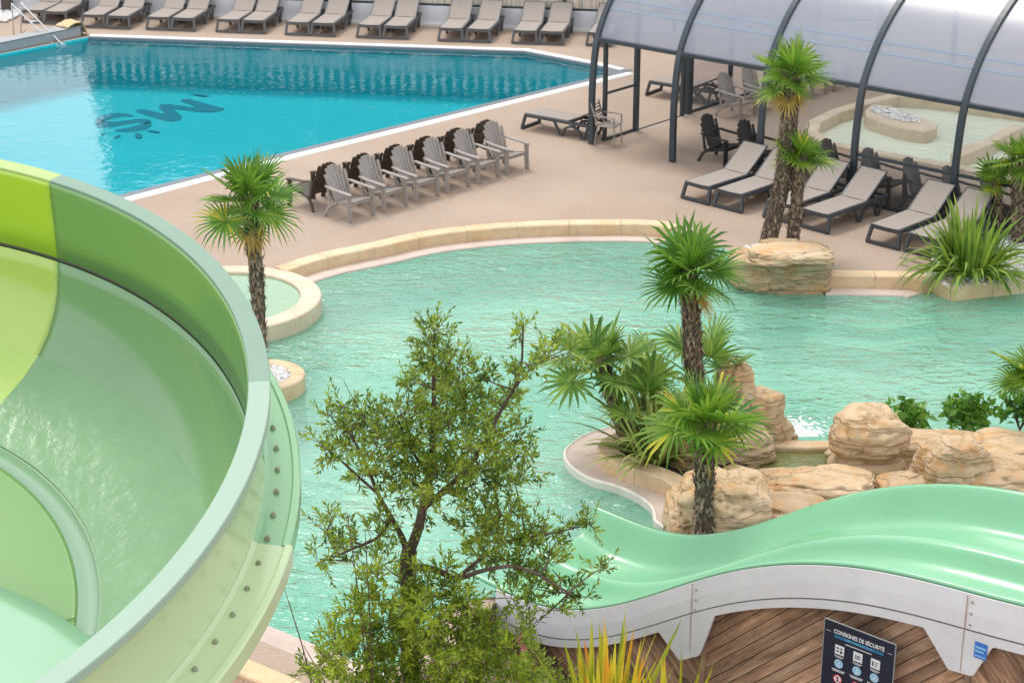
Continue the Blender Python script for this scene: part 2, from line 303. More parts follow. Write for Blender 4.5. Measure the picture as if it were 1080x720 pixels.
M = dict(
    deck=deck_mat(),
    coping=coping_mat('sandstone_coping', (0.66, 0.45, 0.25), (0.74, 0.57, 0.38)),
    pale_coping=coping_mat('pale_stone_coping', (0.64, 0.50, 0.35), (0.72, 0.60, 0.45)),
    ledge=coping_mat('pink_ledge', (0.56, 0.44, 0.37), (0.64, 0.52, 0.45)),
    lip=mat('ledge_lip', (0.72, 0.66, 0.58), 0.7, var=.08),
    white_edge=mat('white_pool_edge', (0.80, 0.80, 0.80), 0.5, var=0.05, vscale=3),
    grating=mat('grey_overflow_grating', (0.16, 0.18, 0.20), 0.5, var=0.15, vscale=20),
    pool_liner=mat('turquoise_liner', (0.035, 0.62, 0.68), 0.6, var=0.04, vscale=0.4),
    logo=mat('dark_liner_print', (0.015, 0.20, 0.28), 0.6),
    pool_water=water_mat('clear_pool_water', (0.02, 0.46, 0.60), 0.12, 1.8, 0.30, (0.66, 0.94, 0.97), fine=.35, dist=.05, ior=1.36),
    lagoon_floor=mat('lagoon_floor', (0.40, 0.70, 0.56), 0.7, col2=(0.33, 0.64, 0.50), vscale=0.35),
    lagoon_water=water_mat('green_lagoon_water', (0.33, 0.69, 0.52), 0.50, 2.1, .8, (0.80, 0.96, 0.90), stretch=(0.7, 1.3, 1), fine=.45, dist=.15, ior=1.36, turb=.38),
    lagoon_step=mat('lagoon_step', (0.55, 0.74, 0.56), 0.7, var=.05),
    plunge_water=water_mat('plunge_water', (0.50, 0.70, 0.50), 0.35, 2.6, 0.2, (0.88, 0.97, 0.90)),
    indoor_water=water_mat('indoor_water', (0.86, 0.92, 0.74), 0.92, 2.6, 0.5, (0.95, 0.99, 0.9), ior=1.36),
    basin_water=water_mat('basin_water', (0.36, 0.36, 0.13), 0.4, 5, 0.5, (0.85, 0.9, 0.6)),
    rock=rock_mat(),
    soil=mat('planting_soil', (0.035, 0.028, 0.02), 0.95, var=.4, vscale=12, bump=.8, bscale=25),
    mulch=mat('bark_mulch', (0.09, 0.055, 0.035), 0.95, col2=(0.24, 0.16, 0.11), vscale=16, bump=1, bscale=35),
    pebble=mat('white_pebble', (0.72, 0.70, 0.68), 0.6, var=.12),
    dark_metal=mat('anthracite_aluminium', (0.035, 0.05, 0.062), 0.38, spec=.5, var=.1, vscale=3),
    purlin_shade=mat('bluish_purlin_shade', (0.27, 0.32, 0.41), .9, spec=.1),
    poly=panel_mat('milky_polycarbonate'),
    glass=glass_mat('clear_panel'), glass_dark=glass_mat('smoky_panel', (0.72, 0.72, 0.75), 0.18),
    lounger_frame=mat('anthracite_plastic', (0.05, 0.056, 0.065), 0.42, var=.15, vscale=4),
    lounger_grey=mat('dark_grey_plastic', (0.105, 0.105, 0.11), 0.5, var=.15, vscale=4),
    sling=mat('taupe_sling', (0.315, 0.27, 0.235), 0.8, col2=(0.36, 0.31, 0.27), vscale=120, bump=.3, bscale=220),
    chair_taupe=mat('taupe_plastic', (0.31, 0.275, 0.25), 0.5, var=.1, vscale=5),
    chair_brown=mat('dark_brown_plastic', (0.075, 0.055, 0.042), 0.5, var=.15, vscale=5),
    chair_black=mat('black_plastic', (0.018, 0.017, 0.018), 0.4, var=.1, vscale=5),
    chair_grey=mat('grey_brown_plastic', (0.095, 0.082, 0.08), 0.5, var=.1, vscale=5),
    steel=mat('brushed_steel', (0.72, 0.73, 0.75), 0.22, metal=0.9),
    roller=mat('grey_roller_housing', (0.33, 0.34, 0.35), 0.5, var=.08, vscale=3),
    cloth=mat('beige_cloth', (0.66, 0.46, 0.26), 0.9, var=.15, vscale=8),
    render_white=mat('white_render', (0.72, 0.74, 0.78), 0.8, var=.04, vscale=2),
    slat=mat('weathered_slats', (0.52, 0.45, 0.36), 0.8, col2=(0.68, 0.62, 0.53), vscale=2, stretch=(9, 9, .6)),
    white_paint=mat('white_paint', (0.8, 0.8, 0.8), 0.5),
    palm_trunk=mat('palm_fibre', (0.045, 0.032, 0.022), 0.95, col2=(0.15, 0.11, 0.08), vscale=14, bump=1.0, bscale=40, stretch=(1.4, 1.4, .6)),
    palm_scale=mat('dry_leaf_bases', (0.14, 0.095, 0.06), 0.9, col2=(0.38, 0.29, 0.20), vscale=9),
    palm_leaf=leaf_mat('fan_palm_leaf', (0.04, 0.14, 0.015), (0.20, 0.36, 0.04), trans=.35),
    palm_bright=leaf_mat('bright_fan_leaf', (0.045, 0.16, 0.015), (0.25, 0.38, 0.04), tip=(0.58, 0.50, 0.05), trans=.35),
    palm_tip=leaf_mat('green_fan_leaf', (0.04, 0.14, 0.015), (0.20, 0.36, 0.04), tip=(0.52, 0.45, 0.05), trans=.3),
    palm_blue=leaf_mat('deep_fan_leaf', (0.045, 0.15, 0.025), (0.27, 0.40, 0.07), tip=(.3, .33, .08), trans=.25),
    palm_dry=leaf_mat('dry_fan_leaf', (0.42, 0.24, 0.04), (0.62, 0.42, 0.10), trans=.3),
    petiole=mat('palm_petiole', (0.20, 0.28, 0.06), 0.5),
    strap=leaf_mat('strap_leaf', (0.05, 0.14, 0.015), (0.32, 0.43, 0.06), trans=.35),
    strap_olive=leaf_mat('olive_strap_leaf', (0.07, 0.12, 0.025), (0.40, 0.44, 0.12), tip=(.42, .36, .1), trans=.25),
    strap_gold=leaf_mat('golden_strap_leaf', (0.12, 0.24, 0.02), (0.60, 0.55, 0.05), tip=(0.80, 0.30, 0.03), trans=.4, tpos=.62),
    tree_leaf=leaf_mat('evergreen_leaf', (0.022, 0.085, 0.010), (0.38, 0.50, 0.055), trans=.4, rough=.35),
    bush_leaf=leaf_mat('bush_leaf', (0.06, 0.15, 0.012), (0.48, 0.58, 0.06), trans=.45),
    fig_leaf=leaf_mat('broad_leaf', (0.05, 0.17, 0.02), (0.22, 0.40, 0.05), trans=.3),
    bark=mat('tree_bark', (0.055, 0.038, 0.028), 0.9, col2=(0.16, 0.11, 0.08), vscale=10, bump=1, bscale=30, stretch=(1, 1, .4)),
    bark_light=mat('shrub_bark', (0.12, 0.08, 0.055), 0.9, var=.3),
    slide_green=mat('mint_gelcoat', (0.175, 0.44, 0.24), 0.30, var=.05, vscale=.6, coat=.35),
    slide_white=mat('white_gelcoat', (0.73, 0.73, 0.75), 0.4, var=.04, vscale=1),
    seam=mat('seam_sealant', (0.12, 0.10, 0.09), 0.8),
    rust_seam=mat('stained_joint', (0.42, 0.30, 0.22), 0.8),
    dark_wood=mat('stained_planks', (0.27, 0.16, 0.10), 0.8, col2=(0.62, 0.42, 0.28), vscale=1.6, bump=.5, bscale=20, stretch=(.5, .5, .5), vdetail=7),
    sign=mat('sign_navy', (0.018, 0.024, 0.045), 0.35), sign_edge=mat('sign_alu', (0.35, 0.36, 0.38), 0.4),
    ink_white=mat('ink_white', (0.75, 0.77, 0.8), 0.5), ink_blue=mat('ink_blue', (0.02, 0.17, 0.33), 0.5),
    ink_sky=mat('ink_sky', (0.25, 0.55, 0.78), 0.5), ink_red=mat('ink_red', (0.65, 0.03, 0.04), 0.5),
    decal=mat('blue_decal', (0.05, 0.19, 0.58), 0.4),
    flower=mat('pink_petal', (0.8, 0.25, 0.38), 0.6),
    steel_paint=mat('galvanised_post', (0.4, 0.42, 0.43), 0.5, metal=.3),
    bolt=mat('weathered_bolt', (0.30, 0.31, 0.22), 0.6, metal=.2, var=.3, vscale=40),
    added_wood_mass=leaf_mat('added_wood_leaf', (0.02, 0.06, 0.02), (0.07, 0.13, 0.04), trans=.1),
)

def per_board(m, amt=.35):
    N, L = nodes_of(m); p = N['Principled BSDF']; src = p.inputs['Base Color'].links[0].from_socket
    g = N.new('ShaderNodeNewGeometry'); mr = N.new('ShaderNodeMapRange'); mr.inputs[3].default_value = 1 - amt; mr.inputs[4].default_value = 1 + amt
    L.new(g.outputs['Random Per Island'], mr.inputs[0]); mu = N.new('ShaderNodeVectorMath'); mu.operation = 'SCALE'
    L.new(src, mu.inputs[0]); L.new(mr.outputs[0], mu.inputs['Scale']); L.new(mu.outputs[0], p.inputs['Base Color'])
def stains(m, sc=.9, lo=.45):
    N, L = nodes_of(m); p = N['Principled BSDF']; src = p.inputs['Base Color'].links[0].from_socket
    tc = N.new('ShaderNodeTexCoord'); n = N.new('ShaderNodeTexNoise'); n.inputs['Scale'].default_value = sc; n.inputs['Detail'].default_value = 8; n.inputs['Roughness'].default_value = .7
    L.new(tc.outputs['Object'], n.inputs['Vector']); cr = N.new('ShaderNodeValToRGB'); cr.color_ramp.elements[0].position = .36; cr.color_ramp.elements[1].position = .56
    cr.color_ramp.elements[0].color = (lo, lo, lo, 1); cr.color_ramp.elements[1].color = (1, 1, 1, 1); L.new(n.outputs['Fac'], cr.inputs[0])
    mu = N.new('ShaderNodeMixRGB'); mu.blend_type = 'MULTIPLY'; mu.inputs[0].default_value = 1; L.new(src, mu.inputs[1]); L.new(cr.outputs[0], mu.inputs[2]); L.new(mu.outputs[0], p.inputs['Base Color'])
stains(M['dark_wood']); stains(M['deck'], .22, .93); stains(M['coping'], 3.0, .86); stains(M['pale_coping'], 3.0, .88); stains(M['ledge'], 2.0, .86); stains(M['slide_white'], 2.5, .93); stains(M['render_white'], 1.2, .9)
def plank_mat(name, ang):
    m = bpy.data.materials.new(name); m.use_nodes = True; N, L = nodes_of(m); p = N['Principled BSDF']; p.inputs['Roughness'].default_value = .8
    tc = N.new('ShaderNodeTexCoord'); m1 = N.new('ShaderNodeMapping'); m1.inputs['Rotation'].default_value = (0, ang, 0); m2 = N.new('ShaderNodeMapping'); m2.inputs['Scale'].default_value = (.9, 9, 9)
    L.new(tc.outputs['Object'], m1.inputs['Vector']); L.new(m1.outputs[0], m2.inputs['Vector'])
    g = N.new('ShaderNodeNewGeometry'); of = N.new('ShaderNodeVectorMath'); of.operation = 'SCALE'; of.inputs[0].default_value = (17, 3, 5); L.new(g.outputs['Random Per Island'], of.inputs['Scale'])
    ad = N.new('ShaderNodeVectorMath'); ad.operation = 'ADD'; L.new(m2.outputs[0], ad.inputs[0]); L.new(of.outputs[0], ad.inputs[1])
    n = N.new('ShaderNodeTexNoise'); n.inputs['Scale'].default_value = 1.5; n.inputs['Detail'].default_value = 8; n.inputs['Roughness'].default_value = .72; n.inputs['Distortion'].default_value = .3; L.new(ad.outputs[0], n.inputs['Vector'])
    cr = N.new('ShaderNodeValToRGB'); e = cr.color_ramp.elements; e[0].position = .30; e[0].color = (.14, .08, .048, 1); e[1].position = .70; e[1].color = (.72, .50, .35, 1); x = e.new(.47); x.color = (.42, .245, .15, 1); x = e.new(.58); x.color = (.56, .35, .22, 1)
    L.new(n.outputs['Fac'], cr.inputs[0]); L.new(cr.outputs[0], p.inputs['Base Color'])
    bp = N.new('ShaderNodeBump'); bp.inputs['Strength'].default_value = .5; bp.inputs['Distance'].default_value = .01; L.new(n.outputs['Fac'], bp.inputs['Height']); L.new(bp.outputs[0], p.inputs['Normal'])
    stains(m, .8, .5); per_board(m, .28); return m
M['plank_up'] = plank_mat('planks_rising', R(43)); M['plank_down'] = plank_mat('planks_falling', R(-43))
per_board(M['dark_wood'], .32); per_board(M['slat'], .2); per_board(M['pebble'], .25)
# ------------------------------------------------------------------ plan lines shared by several things
V = Vector((cos(R(-41)), sin(R(-41)), 0)); U = Vector((-V.y, V.x, 0))      # along the enclosure / across it
def arcpts(c, r, a0, a1, n): return [Vector((c[0] + r * cos(a0 + (a1 - a0) * i / n), c[1] + r * sin(a0 + (a1 - a0) * i / n), 0)) for i in range(n + 1)]
def smooth(pts, k=2, closed=False):
    pts = [Vector(p) for p in pts]
    for _ in range(k):
        out = [] if closed else [pts[0]]
        n = len(pts)
        for i in range(n if closed else n - 1):
            a, b = pts[i], pts[(i + 1) % n]; out += [a * .75 + b * .25, a * .25 + b * .75]
        if not closed: out.append(pts[-1])
        pts = out
    return pts

pool_px = [(93, 39), (554, 54.5), (624, 68), (653, 75), (300, 161), (113, 209)]
POOL = [gp(x, y) for x, y in pool_px] + [gp(113, 209) + (gp(113, 209) - gp(300, 161)) * 2.2, gp(93, 39) + (gp(0, 57) - gp(93, 39)).normalized() * 22]
LN_edge = smooth([gp(x, y, .05) for x, y in [(302, 285), (342, 271), (400, 260), (450, 248), (520, 240), (600, 236), (690, 236), (706, 241)]], 2)
PLUNGE_C = gp(235, 312, .1)
P0 = gp(640, 640, .5); P0.z = 0
lag = [gp(x, y, .05) for x, y in [(1300, 277)]] + [gp(x, y, .0) for x, y in [(1180, 288), (1085, 297), (1003, 306), (974, 291)]] + [gp(x, y, .05) for x, y in [(960, 291.5), (920, 291), (870, 290), (850, 284), (800, 272), (770, 262), (740, 250)]]
lag += [p for p in reversed(LN_edge)]
lag += [gp(x, y, .05) for x, y in [(300, 300), (290, 322), (270, 330), (200, 340), (120, 350), (60, 400), (40, 480), (60, 560), (120, 625), (180, 652)]]
near_edge = [gp(x, y, -.1) for x, y in [(180, 645), (258, 676), (330, 706), (400, 737)]]
lag += near_edge
lag += [P0 - V * 2.0 - U * .5, P0 - V * 1.75 + U * .0, P0 - V * 1.5 + U * .22, P0 + V * 1.0 + U * .4, P0 + V * 6 + U * .5, P0 + V * 9 + U * 4, gp(1300, 470)]
LAGOON = [Vector((p.x, p.y, 0)) for p in lag]
INDOOR = [gp(x, y) for x, y in [(866, 131), (888, 120), (918, 111), (948, 103.5), (985, 106), (1060, 116), (1200, 136), (1210, 214), (1080, 190), (1010, 176), (935, 163), (880, 152), (862, 141)]]

TRENCH = [P0 - V * 1.62 - U * .0, P0 - V * 1.35 - U * .95, P0 + V * 9 - U * .95, P0 + V * 9 + U * .05, P0 - V * 1.62 + U * .05]
# ------------------------------------------------------------------ ground with its basins
def sheet_with_holes(outer, holes, z):
    loops = [[Vector((p[0], p[1], 0)) for p in outer]] + [[Vector((p[0], p[1], 0)) for p in h] for h in holes]
    flat = [p for l in loops for p in l]; tri = tessellate_polygon(loops); fs = []
    for t in tri:
        a, b, c = [flat[i] for i in t]
        fs.append(tuple(t) if (b - a).cross(c - a).z > 0 else (t[0], t[2], t[1]))
    mb = MB(); mb.add([(p.x, p.y, z) for p in flat], fs); return mb
PL_IN = arcpts(PLUNGE_C, 1.30, 0, 2 * pi, 48)[:-1]
# the plunge pool stands partly in the lagoon: the lagoon line runs round it, so its hole is cut clear of the other
o = sheet_with_holes([(-250, -120), (250, -120), (250, 400), (-250, 400)], [POOL, LAGOON, INDOOR, TRENCH], 0).build('ground', M['deck'])
tag(o, kind='structure')

def pool_shell(name, poly, z_top, z_floor, m):
    mb = MB(); n = len(poly); pts = [Vector((p[0], p[1], 0)) for p in poly]
    tri = tessellate_polygon([pts]); fs = []
    for t in tri:
        a, b, c = [pts[i] for i in t]; fs.append(tuple(t) if (b - a).cross(c - a).z > 0 else (t[0], t[2], t[1]))
    for i in range(n): fs.append((i, (i + 1) % n, n + (i + 1) % n, n + i))
    mb.add([(p.x, p.y, z_floor) for p in pts] + [(p.x, p.y, z_top) for p in pts], fs)
    return tag(mb.build(name, m), kind='structure')
def flat(name, poly, z, m, kind='structure'):
    mb = MB(); pts = [Vector((p[0], p[1], 0)) for p in poly]; fs = []
    for t in tessellate_polygon([pts]):
        a, b, c = [pts[i] for i in t]; fs.append(tuple(t) if (b - a).cross(c - a).z > 0 else (t[0], t[2], t[1]))
    mb.add([(p.x, p.y, z) for p in pts], fs); return tag(mb.build(name, m), kind=kind)

pool_shell('swimming_pool_basin', POOL, -.004, -1.3, M['pool_liner'])
flat('swimming_pool_water', POOL, -.07, M['pool_water'])
pool_shell('lagoon_basin', LAGOON, -.004, -1.1, M['lagoon_floor'])
flat('lagoon_water', LAGOON, -.20, M['lagoon_water'])
pool_shell('indoor_pool_basin', INDOOR, -.004, -.8, M['coping'])
flat('indoor_pool_water', INDOOR, -.22, M['indoor_water'])

def offset_line(pts, d, closed=False):
    out = []; n = len(pts)
    for i, p in enumerate(pts):
        a = pts[(i - 1) % n] if (closed or i) else None; b = pts[(i + 1) % n] if (closed or i < n - 1) else None
        n1 = None; n2 = None
        if a is not None: t = (p - a); t.z = 0; t.normalize(); n1 = Vector((-t.y, t.x, 0))
        if b is not None: t = (b - p); t.z = 0; t.normalize(); n2 = Vector((-t.y, t.x, 0))
        if n1 is None: nn = n2
        elif n2 is None: nn = n1
        else:
            nn = (n1 + n2).normalized(); nn = nn / max(.5, nn.dot(n1))
        out.append(p + nn * d)
    return out
def band(mb, pts, w, z0, z1, stone=None, gap=.008, closed=False):
    """kerb of width w to the left of a line, split into stones with open joints"""
    pts = [Vector((p[0], p[1], 0)) for p in pts]
    if closed: pts = pts + [pts[0]]
    # resample
    pts = offset_line(pts[:-1], -.012, True) if closed else offset_line(pts, -.012)
    if closed: pts = pts + [pts[0]]
    L = [0]
    for i in range(1, len(pts)): L.append(L[-1] + (pts[i] - pts[i - 1]).length)
    tot = L[-1]
    def at(s):
        s = min(max(s, 0), tot)
        for i in range(1, len(L)):
            if s <= L[i] or i == len(L) - 1:
                t = (s - L[i - 1]) / max(1e-9, L[i] - L[i - 1]); return pts[i - 1].lerp(pts[i], t)
    off = offset_line(pts, w) if not closed else None
    if closed:
        o2 = offset_line(pts[:-1], w, True); off = o2 + [o2[0]]
    def ato(s):
        for i in range(1, len(L)):
            if s <= L[i] or i == len(L) - 1:
                t = (s - L[i - 1]) / max(1e-9, L[i] - L[i - 1]); return off[i - 1].lerp(off[i], t)
    ns = max(1, round(tot / stone)) if stone else 1
    b = .02
    for k in range(ns):
        s0, s1 = tot * k / ns + (gap / 2 if stone else 0), tot * (k + 1) / ns - (gap / 2 if stone else 0)
        ss = sorted(set([s0, s1] + [l for l in L if s0 + .01 < l < s1 - .01]))
        dz = random.uniform(-.003, .003) if stone else 0
        rows = []
        for s in ss:
            a, c = at(s), ato(s); d = (c - a).normalized()
            rows.append([Vector((a.x, a.y, z0)), Vector((a.x, a.y, z1 - b + dz)), Vector((a.x, a.y, z1 + dz)) + d * b, Vector((c.x, c.y, z1 + dz)) - d * b, Vector((c.x, c.y, z1 - b + dz)), Vector((c.x, c.y, z0))])
        mb.grid(rows)
        n = len(rows); base = len(mb.v) - n * 6
        mb.f += [tuple(base + j for j in range(6)), tuple(base + (n - 1) * 6 + j for j in reversed(range(6)))]; mb.m += [mb.mi] * 2

random.seed(3)
# swimming pool: grey overflow grating and white edge round the turquoise water
poolr = POOL[::-1] if sum(POOL[i].x * POOL[(i + 1) % 8].y - POOL[(i + 1) % 8].x * POOL[i].y for i in range(8)) > 0 else POOL
g1 = MB(); g2 = MB()
def pool_band(i0, i1, mbx, d0, w, z0, z1):
    seg = [POOL[i] for i in range(i0, i1 + 1)]
    band(mbx, offset_line(seg, d0), w, z0, z1)
pool_band(3, 6, g1, 0, .27, -.2, .006)
pool_band(0, 3, g1, 0, .06, -.2, .006)
pool_band(3, 6, g2, .262, .25, -.2, .02)
pool_band(0, 3, g2, .062, .20, -.2, .03)
tag(g1.build('pool_overflow_channel', M['grating'], fixn=True), kind='structure')
tag(g2.build('pool_edge', M['white_edge'], fixn=True), kind='structure')
corner = MB(); corner.prism([gp(640, 72), gp(668, 74), gp(640, 82)], -.1, .012)
tag(corner.build('pool_corner_grating', M['grating'], fixn=True), kind='structure')

# lagoon: coping stones, beach step, near ledge
cp = MB()
band(cp, LN_edge, .32, -.3, .05, stone=.95)
rc = [gp(x, y, .05) for x, y in [(870, 290), (920, 291), (960, 291.5), (973, 296)]]
band(cp, rc, .32, -.3, .052, stone=.8)
cpo = cp.build('lagoon_coping', M['coping'], fixn=True); tag(cpo, kind='structure')
st = MB(); band(st, offset_line(LN_edge, -.34), .335, -.6, -.165)
band(st, offset_line(rc, -.34), .335, -.6, -.17)
tag(st.build('lagoon_beach_step', M['ledge'], fixn=True), kind='structure')
for k, zz in enumerate((-.34, -.52, -.70)):
    mb = MB(); mb.prism([gp(870, 292, -.2) - U * 0, gp(968, 297, -.2), gp(985 + 4 * k, 312 + 9 * k, -.2), gp(930, 318 + 12 * k, -.2), gp(858 - 4 * k, 308 + 10 * k, -.2)], -1.08, zz); tag(mb.build('submerged_step', M['lagoon_step'], fixn=True), kind='structure')
# near ledge at the bottom left
nl = MB(); band(nl, near_edge[::-1], -.42, -.6, -.09); tag(nl.build('near_pool_ledge', M['ledge'], fixn=True), kind='structure')
nl = MB(); band(nl, [p for p in near_edge[::-1]], .045, -.6, -.075); tag(nl.build('near_pool_lip', M['lip'], fixn=True), kind='structure')
nk = MB(); band(nk, offset_line(near_edge, -.42), -.30, -.4, .06, stone=.9); tag(nk.build('near_pool_coping', M['coping'], fixn=True), kind='structure')

# plunge pool ring
pr = MB(); band(pr, arcpts(PLUNGE_C, 1.32, 2 * pi, 0, 60)[:-1], .35, -1.0, .08, stone=1.3, closed=True)
tag(pr.build('plunge_pool_rim', M['pale_coping'], fixn=True), kind='structure')
mb = MB(); mb.prism(PL_IN, -1.0, .012); tag(mb.build('plunge_pool_floor', mat('plunge_floor', (0.50, 0.62, 0.42), .7, var=.1)), kind='structure')
mb = MB(); mb.prism(arcpts(PLUNGE_C + Vector((-.1, .25, 0)), .75, 0, 2 * pi, 36)[:-1], .012, .018); tag(mb.build('plunge_pool_seat', mat('plunge_deep', (0.36, 0.56, 0.40), .7)), kind='structure')
flat('plunge_pool_water', PL_IN, .035, M['plunge_water'])

# little round island of the left palm
ISL = gp(278, 395, .04)
ir = MB(); band(ir, arcpts(ISL, .42, 2 * pi, 0, 40)[:-1], .22, -.9, .05, stone=.62, closed=True)
tag(ir.build('palm_island_coping', M['coping'], fixn=True), kind='structure')
mb = MB(); mb.prism(arcpts(ISL, .43, 0, 2 * pi, 36)[:-1], -.9, .015); tag(mb.build('palm_island_bed', M['pebble']), kind='structure')

# pebbles: what nobody could count
def pebbles(name, poly_or_fn, n, z, seed, r0=.02, r1=.045, m='pebble'):
    rnd = random.Random(seed); mb = MB()
    base = [(0, 0, 1), (1, 0, 0), (0, 1, 0), (-1, 0, 0), (0, -1, 0), (0, 0, -1)]
    fc = [(0, 1, 2), (0, 2, 3), (0, 3, 4), (0, 4, 1), (5, 2, 1), (5, 3, 2), (5, 4, 3), (5, 1, 4)]
    for _ in range(n):
        x, y = poly_or_fn(rnd); r = rnd.uniform(r0, r1); a = rnd.uniform(0, pi); e = rnd.uniform(.6, 1.3)
        rt = Matrix.Rotation(a, 3, 'Z') @ Matrix.Rotation(rnd.uniform(-.5, .5), 3, 'X')
        mb.add([rt @ Vector((p[0] * r * e, p[1] * r, p[2] * r * .7)) + Vector((x, y, z + r * .4)) for p in base], fc)
    o = mb.build(name, M[m]); tag(o, kind='stuff'); return o
def disc(c, r):
    def f(rnd):
        a = rnd.uniform(0, 2 * pi); q = r * math.sqrt(rnd.random()); return c[0] + q * cos(a), c[1] + q * sin(a)
    return f
def in_poly(poly):
    xs = [p[0] for p in poly]; ys = [p[1] for p in poly]
    def f(rnd):
        while True:
            x, y = rnd.uniform(min(xs), max(xs)), rnd.uniform(min(ys), max(ys)); c = False; j = len(poly) - 1
            for i in range(len(poly)):
                if (poly[i][1] > y) != (poly[j][1] > y) and x < (poly[j][0] - poly[i][0]) * (y - poly[i][1]) / (poly[j][1] - poly[i][1]) + poly[i][0]: c = not c
                j = i
            if c: return x, y
    return f
tag(pebbles('island_pebbles', disc(ISL, .41), 520, .02, 1), 'white pebbles round the foot of the left palm', 'pebbles')

# right planter
RP = [gp(x, y, .0) for x, y in [(974, 291), (1003, 306), (1085, 297), (1180, 288)]]
rp = MB(); band(rp, RP, .26, -.9, .045, stone=.75); tag(rp.build('right_planter_coping', M['coping'], fixn=True), kind='structure')
RPB = [Vector((p.x, p.y, 0)) for p in RP] + [gp(1180, 240), gp(1075, 246), gp(1040, 238), gp(992, 262)]
mb = MB(); mb.prism(RPB, -.9, .02); tag(mb.build('right_planter_bed', M['pebble']), kind='structure')
tag(pebbles('planter_pebbles', in_poly(RPB), 2600, .025, 2, .025, .055), 'white stones filling the right planter', 'pebbles')
PB3 = [gp(x, y) for x, y in [(772, 266), (800, 258), (850, 256), (868, 266), (860, 275), (790, 280)]]
tag(pebbles('palm_foot_pebbles', in_poly(PB3), 900, .02, 5, .025, .05), 'white stones behind the rock under the twin palms', 'pebbles')
PB4 = [gp(x, y) for x, y in [(-60, 4), (22, 3), (24, 15), (8, 24), (-60, 27)]]
tag(pebbles('gravel_corner', in_poly(PB4), 2500, .02, 6, .03, .07), 'white gravel bed at the far left corner', 'gravel')

# peninsula ledge and planter
LED_PX = [(660, 446), (641, 451), (616, 458), (597, 471), (594, 481), (603, 494), (623, 506), (649, 512), (670, 521), (686, 532), (690, 540), (690, 549), (700, 556)]
LEDL = smooth([gp(x, y, -.1) for x, y in LED_PX], 2)
LED = LEDL + [gp(740, 572, -.1), gp(800, 566, -.1), gp(800, 460, -.1), gp(700, 440, -.1)]
mb = MB(); mb.prism(LED, -1.05, -.10); tag(mb.build('peninsula_ledge', M['ledge']), kind='structure')
mb = MB(); band(mb, LEDL, .05, -1.0, -.08); tag(mb.build('peninsula_lip', M['lip'], fixn=True), kind='structure')
PLC = smooth([gp(x, y, .12) for x, y in [(650, 455), (634, 463), (629, 473), (640, 484), (668, 494), (697, 503), (715, 514), (724, 526), (727, 540)]], 3)
mb = MB(); band(mb, PLC, .30, -.2, .12, stone=1.6); tag(mb.build('peninsula_planter_coping', M['coping'], fixn=True), kind='structure')
PLB = offset_line(PLC, .15) + [gp(760, 540), gp(800, 470), gp(740, 425), gp(680, 430)]
mb = MB(); mb.prism(PLB, -1.0, .03); tag(mb.build('peninsula_soil', M['soil']), kind='structure')

# rocky bed on the right with a shallow basin
BED = [gp(x, y) for x, y in [(715, 545), (760, 470), (800, 448), (828, 463), (875, 462), (960, 455), (1080, 452), (1320, 460)]] + [P0 + V * 10 + U * 4, P0 + V * 5.5 + U * 2.75, P0 + V * 1.2 + U * 2.75]
mb = MB(); mb.prism(BED, -1.1, -.38); tag(mb.build('rock_bed', M['rock']), kind='structure')
flat('rock_basin_water', [gp(x, y, -.05) for x, y in [(745, 520), (770, 478), (835, 464), (880, 466), (960, 492), (975, 512), (900, 540), (820, 545)]], -.05, M['basin_water'])
lp = MB(); band(lp, [gp(x, y, .02) for x, y in [(815, 470), (850, 472), (885, 471)]], .26, -1.0, .02)
tag(lp.build('basin_overflow_sill', M['rock'], fixn=True), kind='structure')

# indoor pool kerbs
ip = MB(); band(ip, INDOOR, .30, -.5, .06, stone=1.0, closed=True)
arm1 = [gp(x, y, .06) for x, y in [(914, 117), (935, 121), (960, 128), (984, 136)]]
ip2 = MB(); ip2.prism([gp(x, y, .06) for x, y in [(912, 117), (920, 110), (940, 112), (985, 128), (989, 132), (985, 137), (975, 139), (945, 134), (915, 124)]], -.7, .06)
ip2.prism([gp(x, y, .06) for x, y in [(1003, 161), (1008, 157), (1040, 146), (1060, 134), (1074, 131), (1080, 134), (1068, 140), (1045, 152), (1012, 166), (1004, 166)]], -.7, .07)
tag(ip.build('indoor_pool_coping', M['pale_coping'], fixn=True), kind='structure')
tag(ip2.build('indoor_pool_dividers', M['pale_coping'], fixn=True, bevel=.02), kind='structure')
tag(pebbles('indoor_kerb_pebbles', in_poly([gp(x, y, .06) for x, y in [(917, 117), (922, 113), (940, 115), (972, 126), (970, 130), (945, 128)]]), 260, .06, 9, .03, .06), 'grey and white stones set on the indoor pool divider', 'pebbles')

# logo printed on the pool floor
def fpx(x, y): p = gp(80 + x / 6.353, 90 + y / 6.353, -1.295); return p
logo = MB()
nfl = [0]
def flatpoly(pts):
    nfl[0] += 1; P = [fpx(x, y) + Vector((0, 0, .003 * nfl[0])) for x, y in pts]; fs = []
    for t in tessellate_polygon([[Vector((p.x, p.y, 0)) for p in P]]):
        a, b, c = [P[i] for i in t]; fs.append(tuple(t) if (b - a).cross(c - a).z > 0 else (t[0], t[2], t[1]))
    logo.add(P, fs)
def ribbon(c, ws):
    P = smooth([Vector((x, y, 0)) for x, y in c], 2); n = len(P); l = []; r = []
    for i, p in enumerate(P):
        t = (P[min(i + 1, n - 1)] - P[max(i - 1, 0)]).normalized(); w = np.interp(i / (n - 1), np.linspace(0, 1, len(ws)), ws); q = Vector((-t.y, t.x, 0))
        l.append(p + q * w / 2); r.append(p - q * w / 2)
    for i in range(n - 1): 
        pts = [l[i], l[i + 1], r[i + 1], r[i]]; logo.add([fpx(a.x, a.y) for a in pts], [(0, 1, 2, 3)])
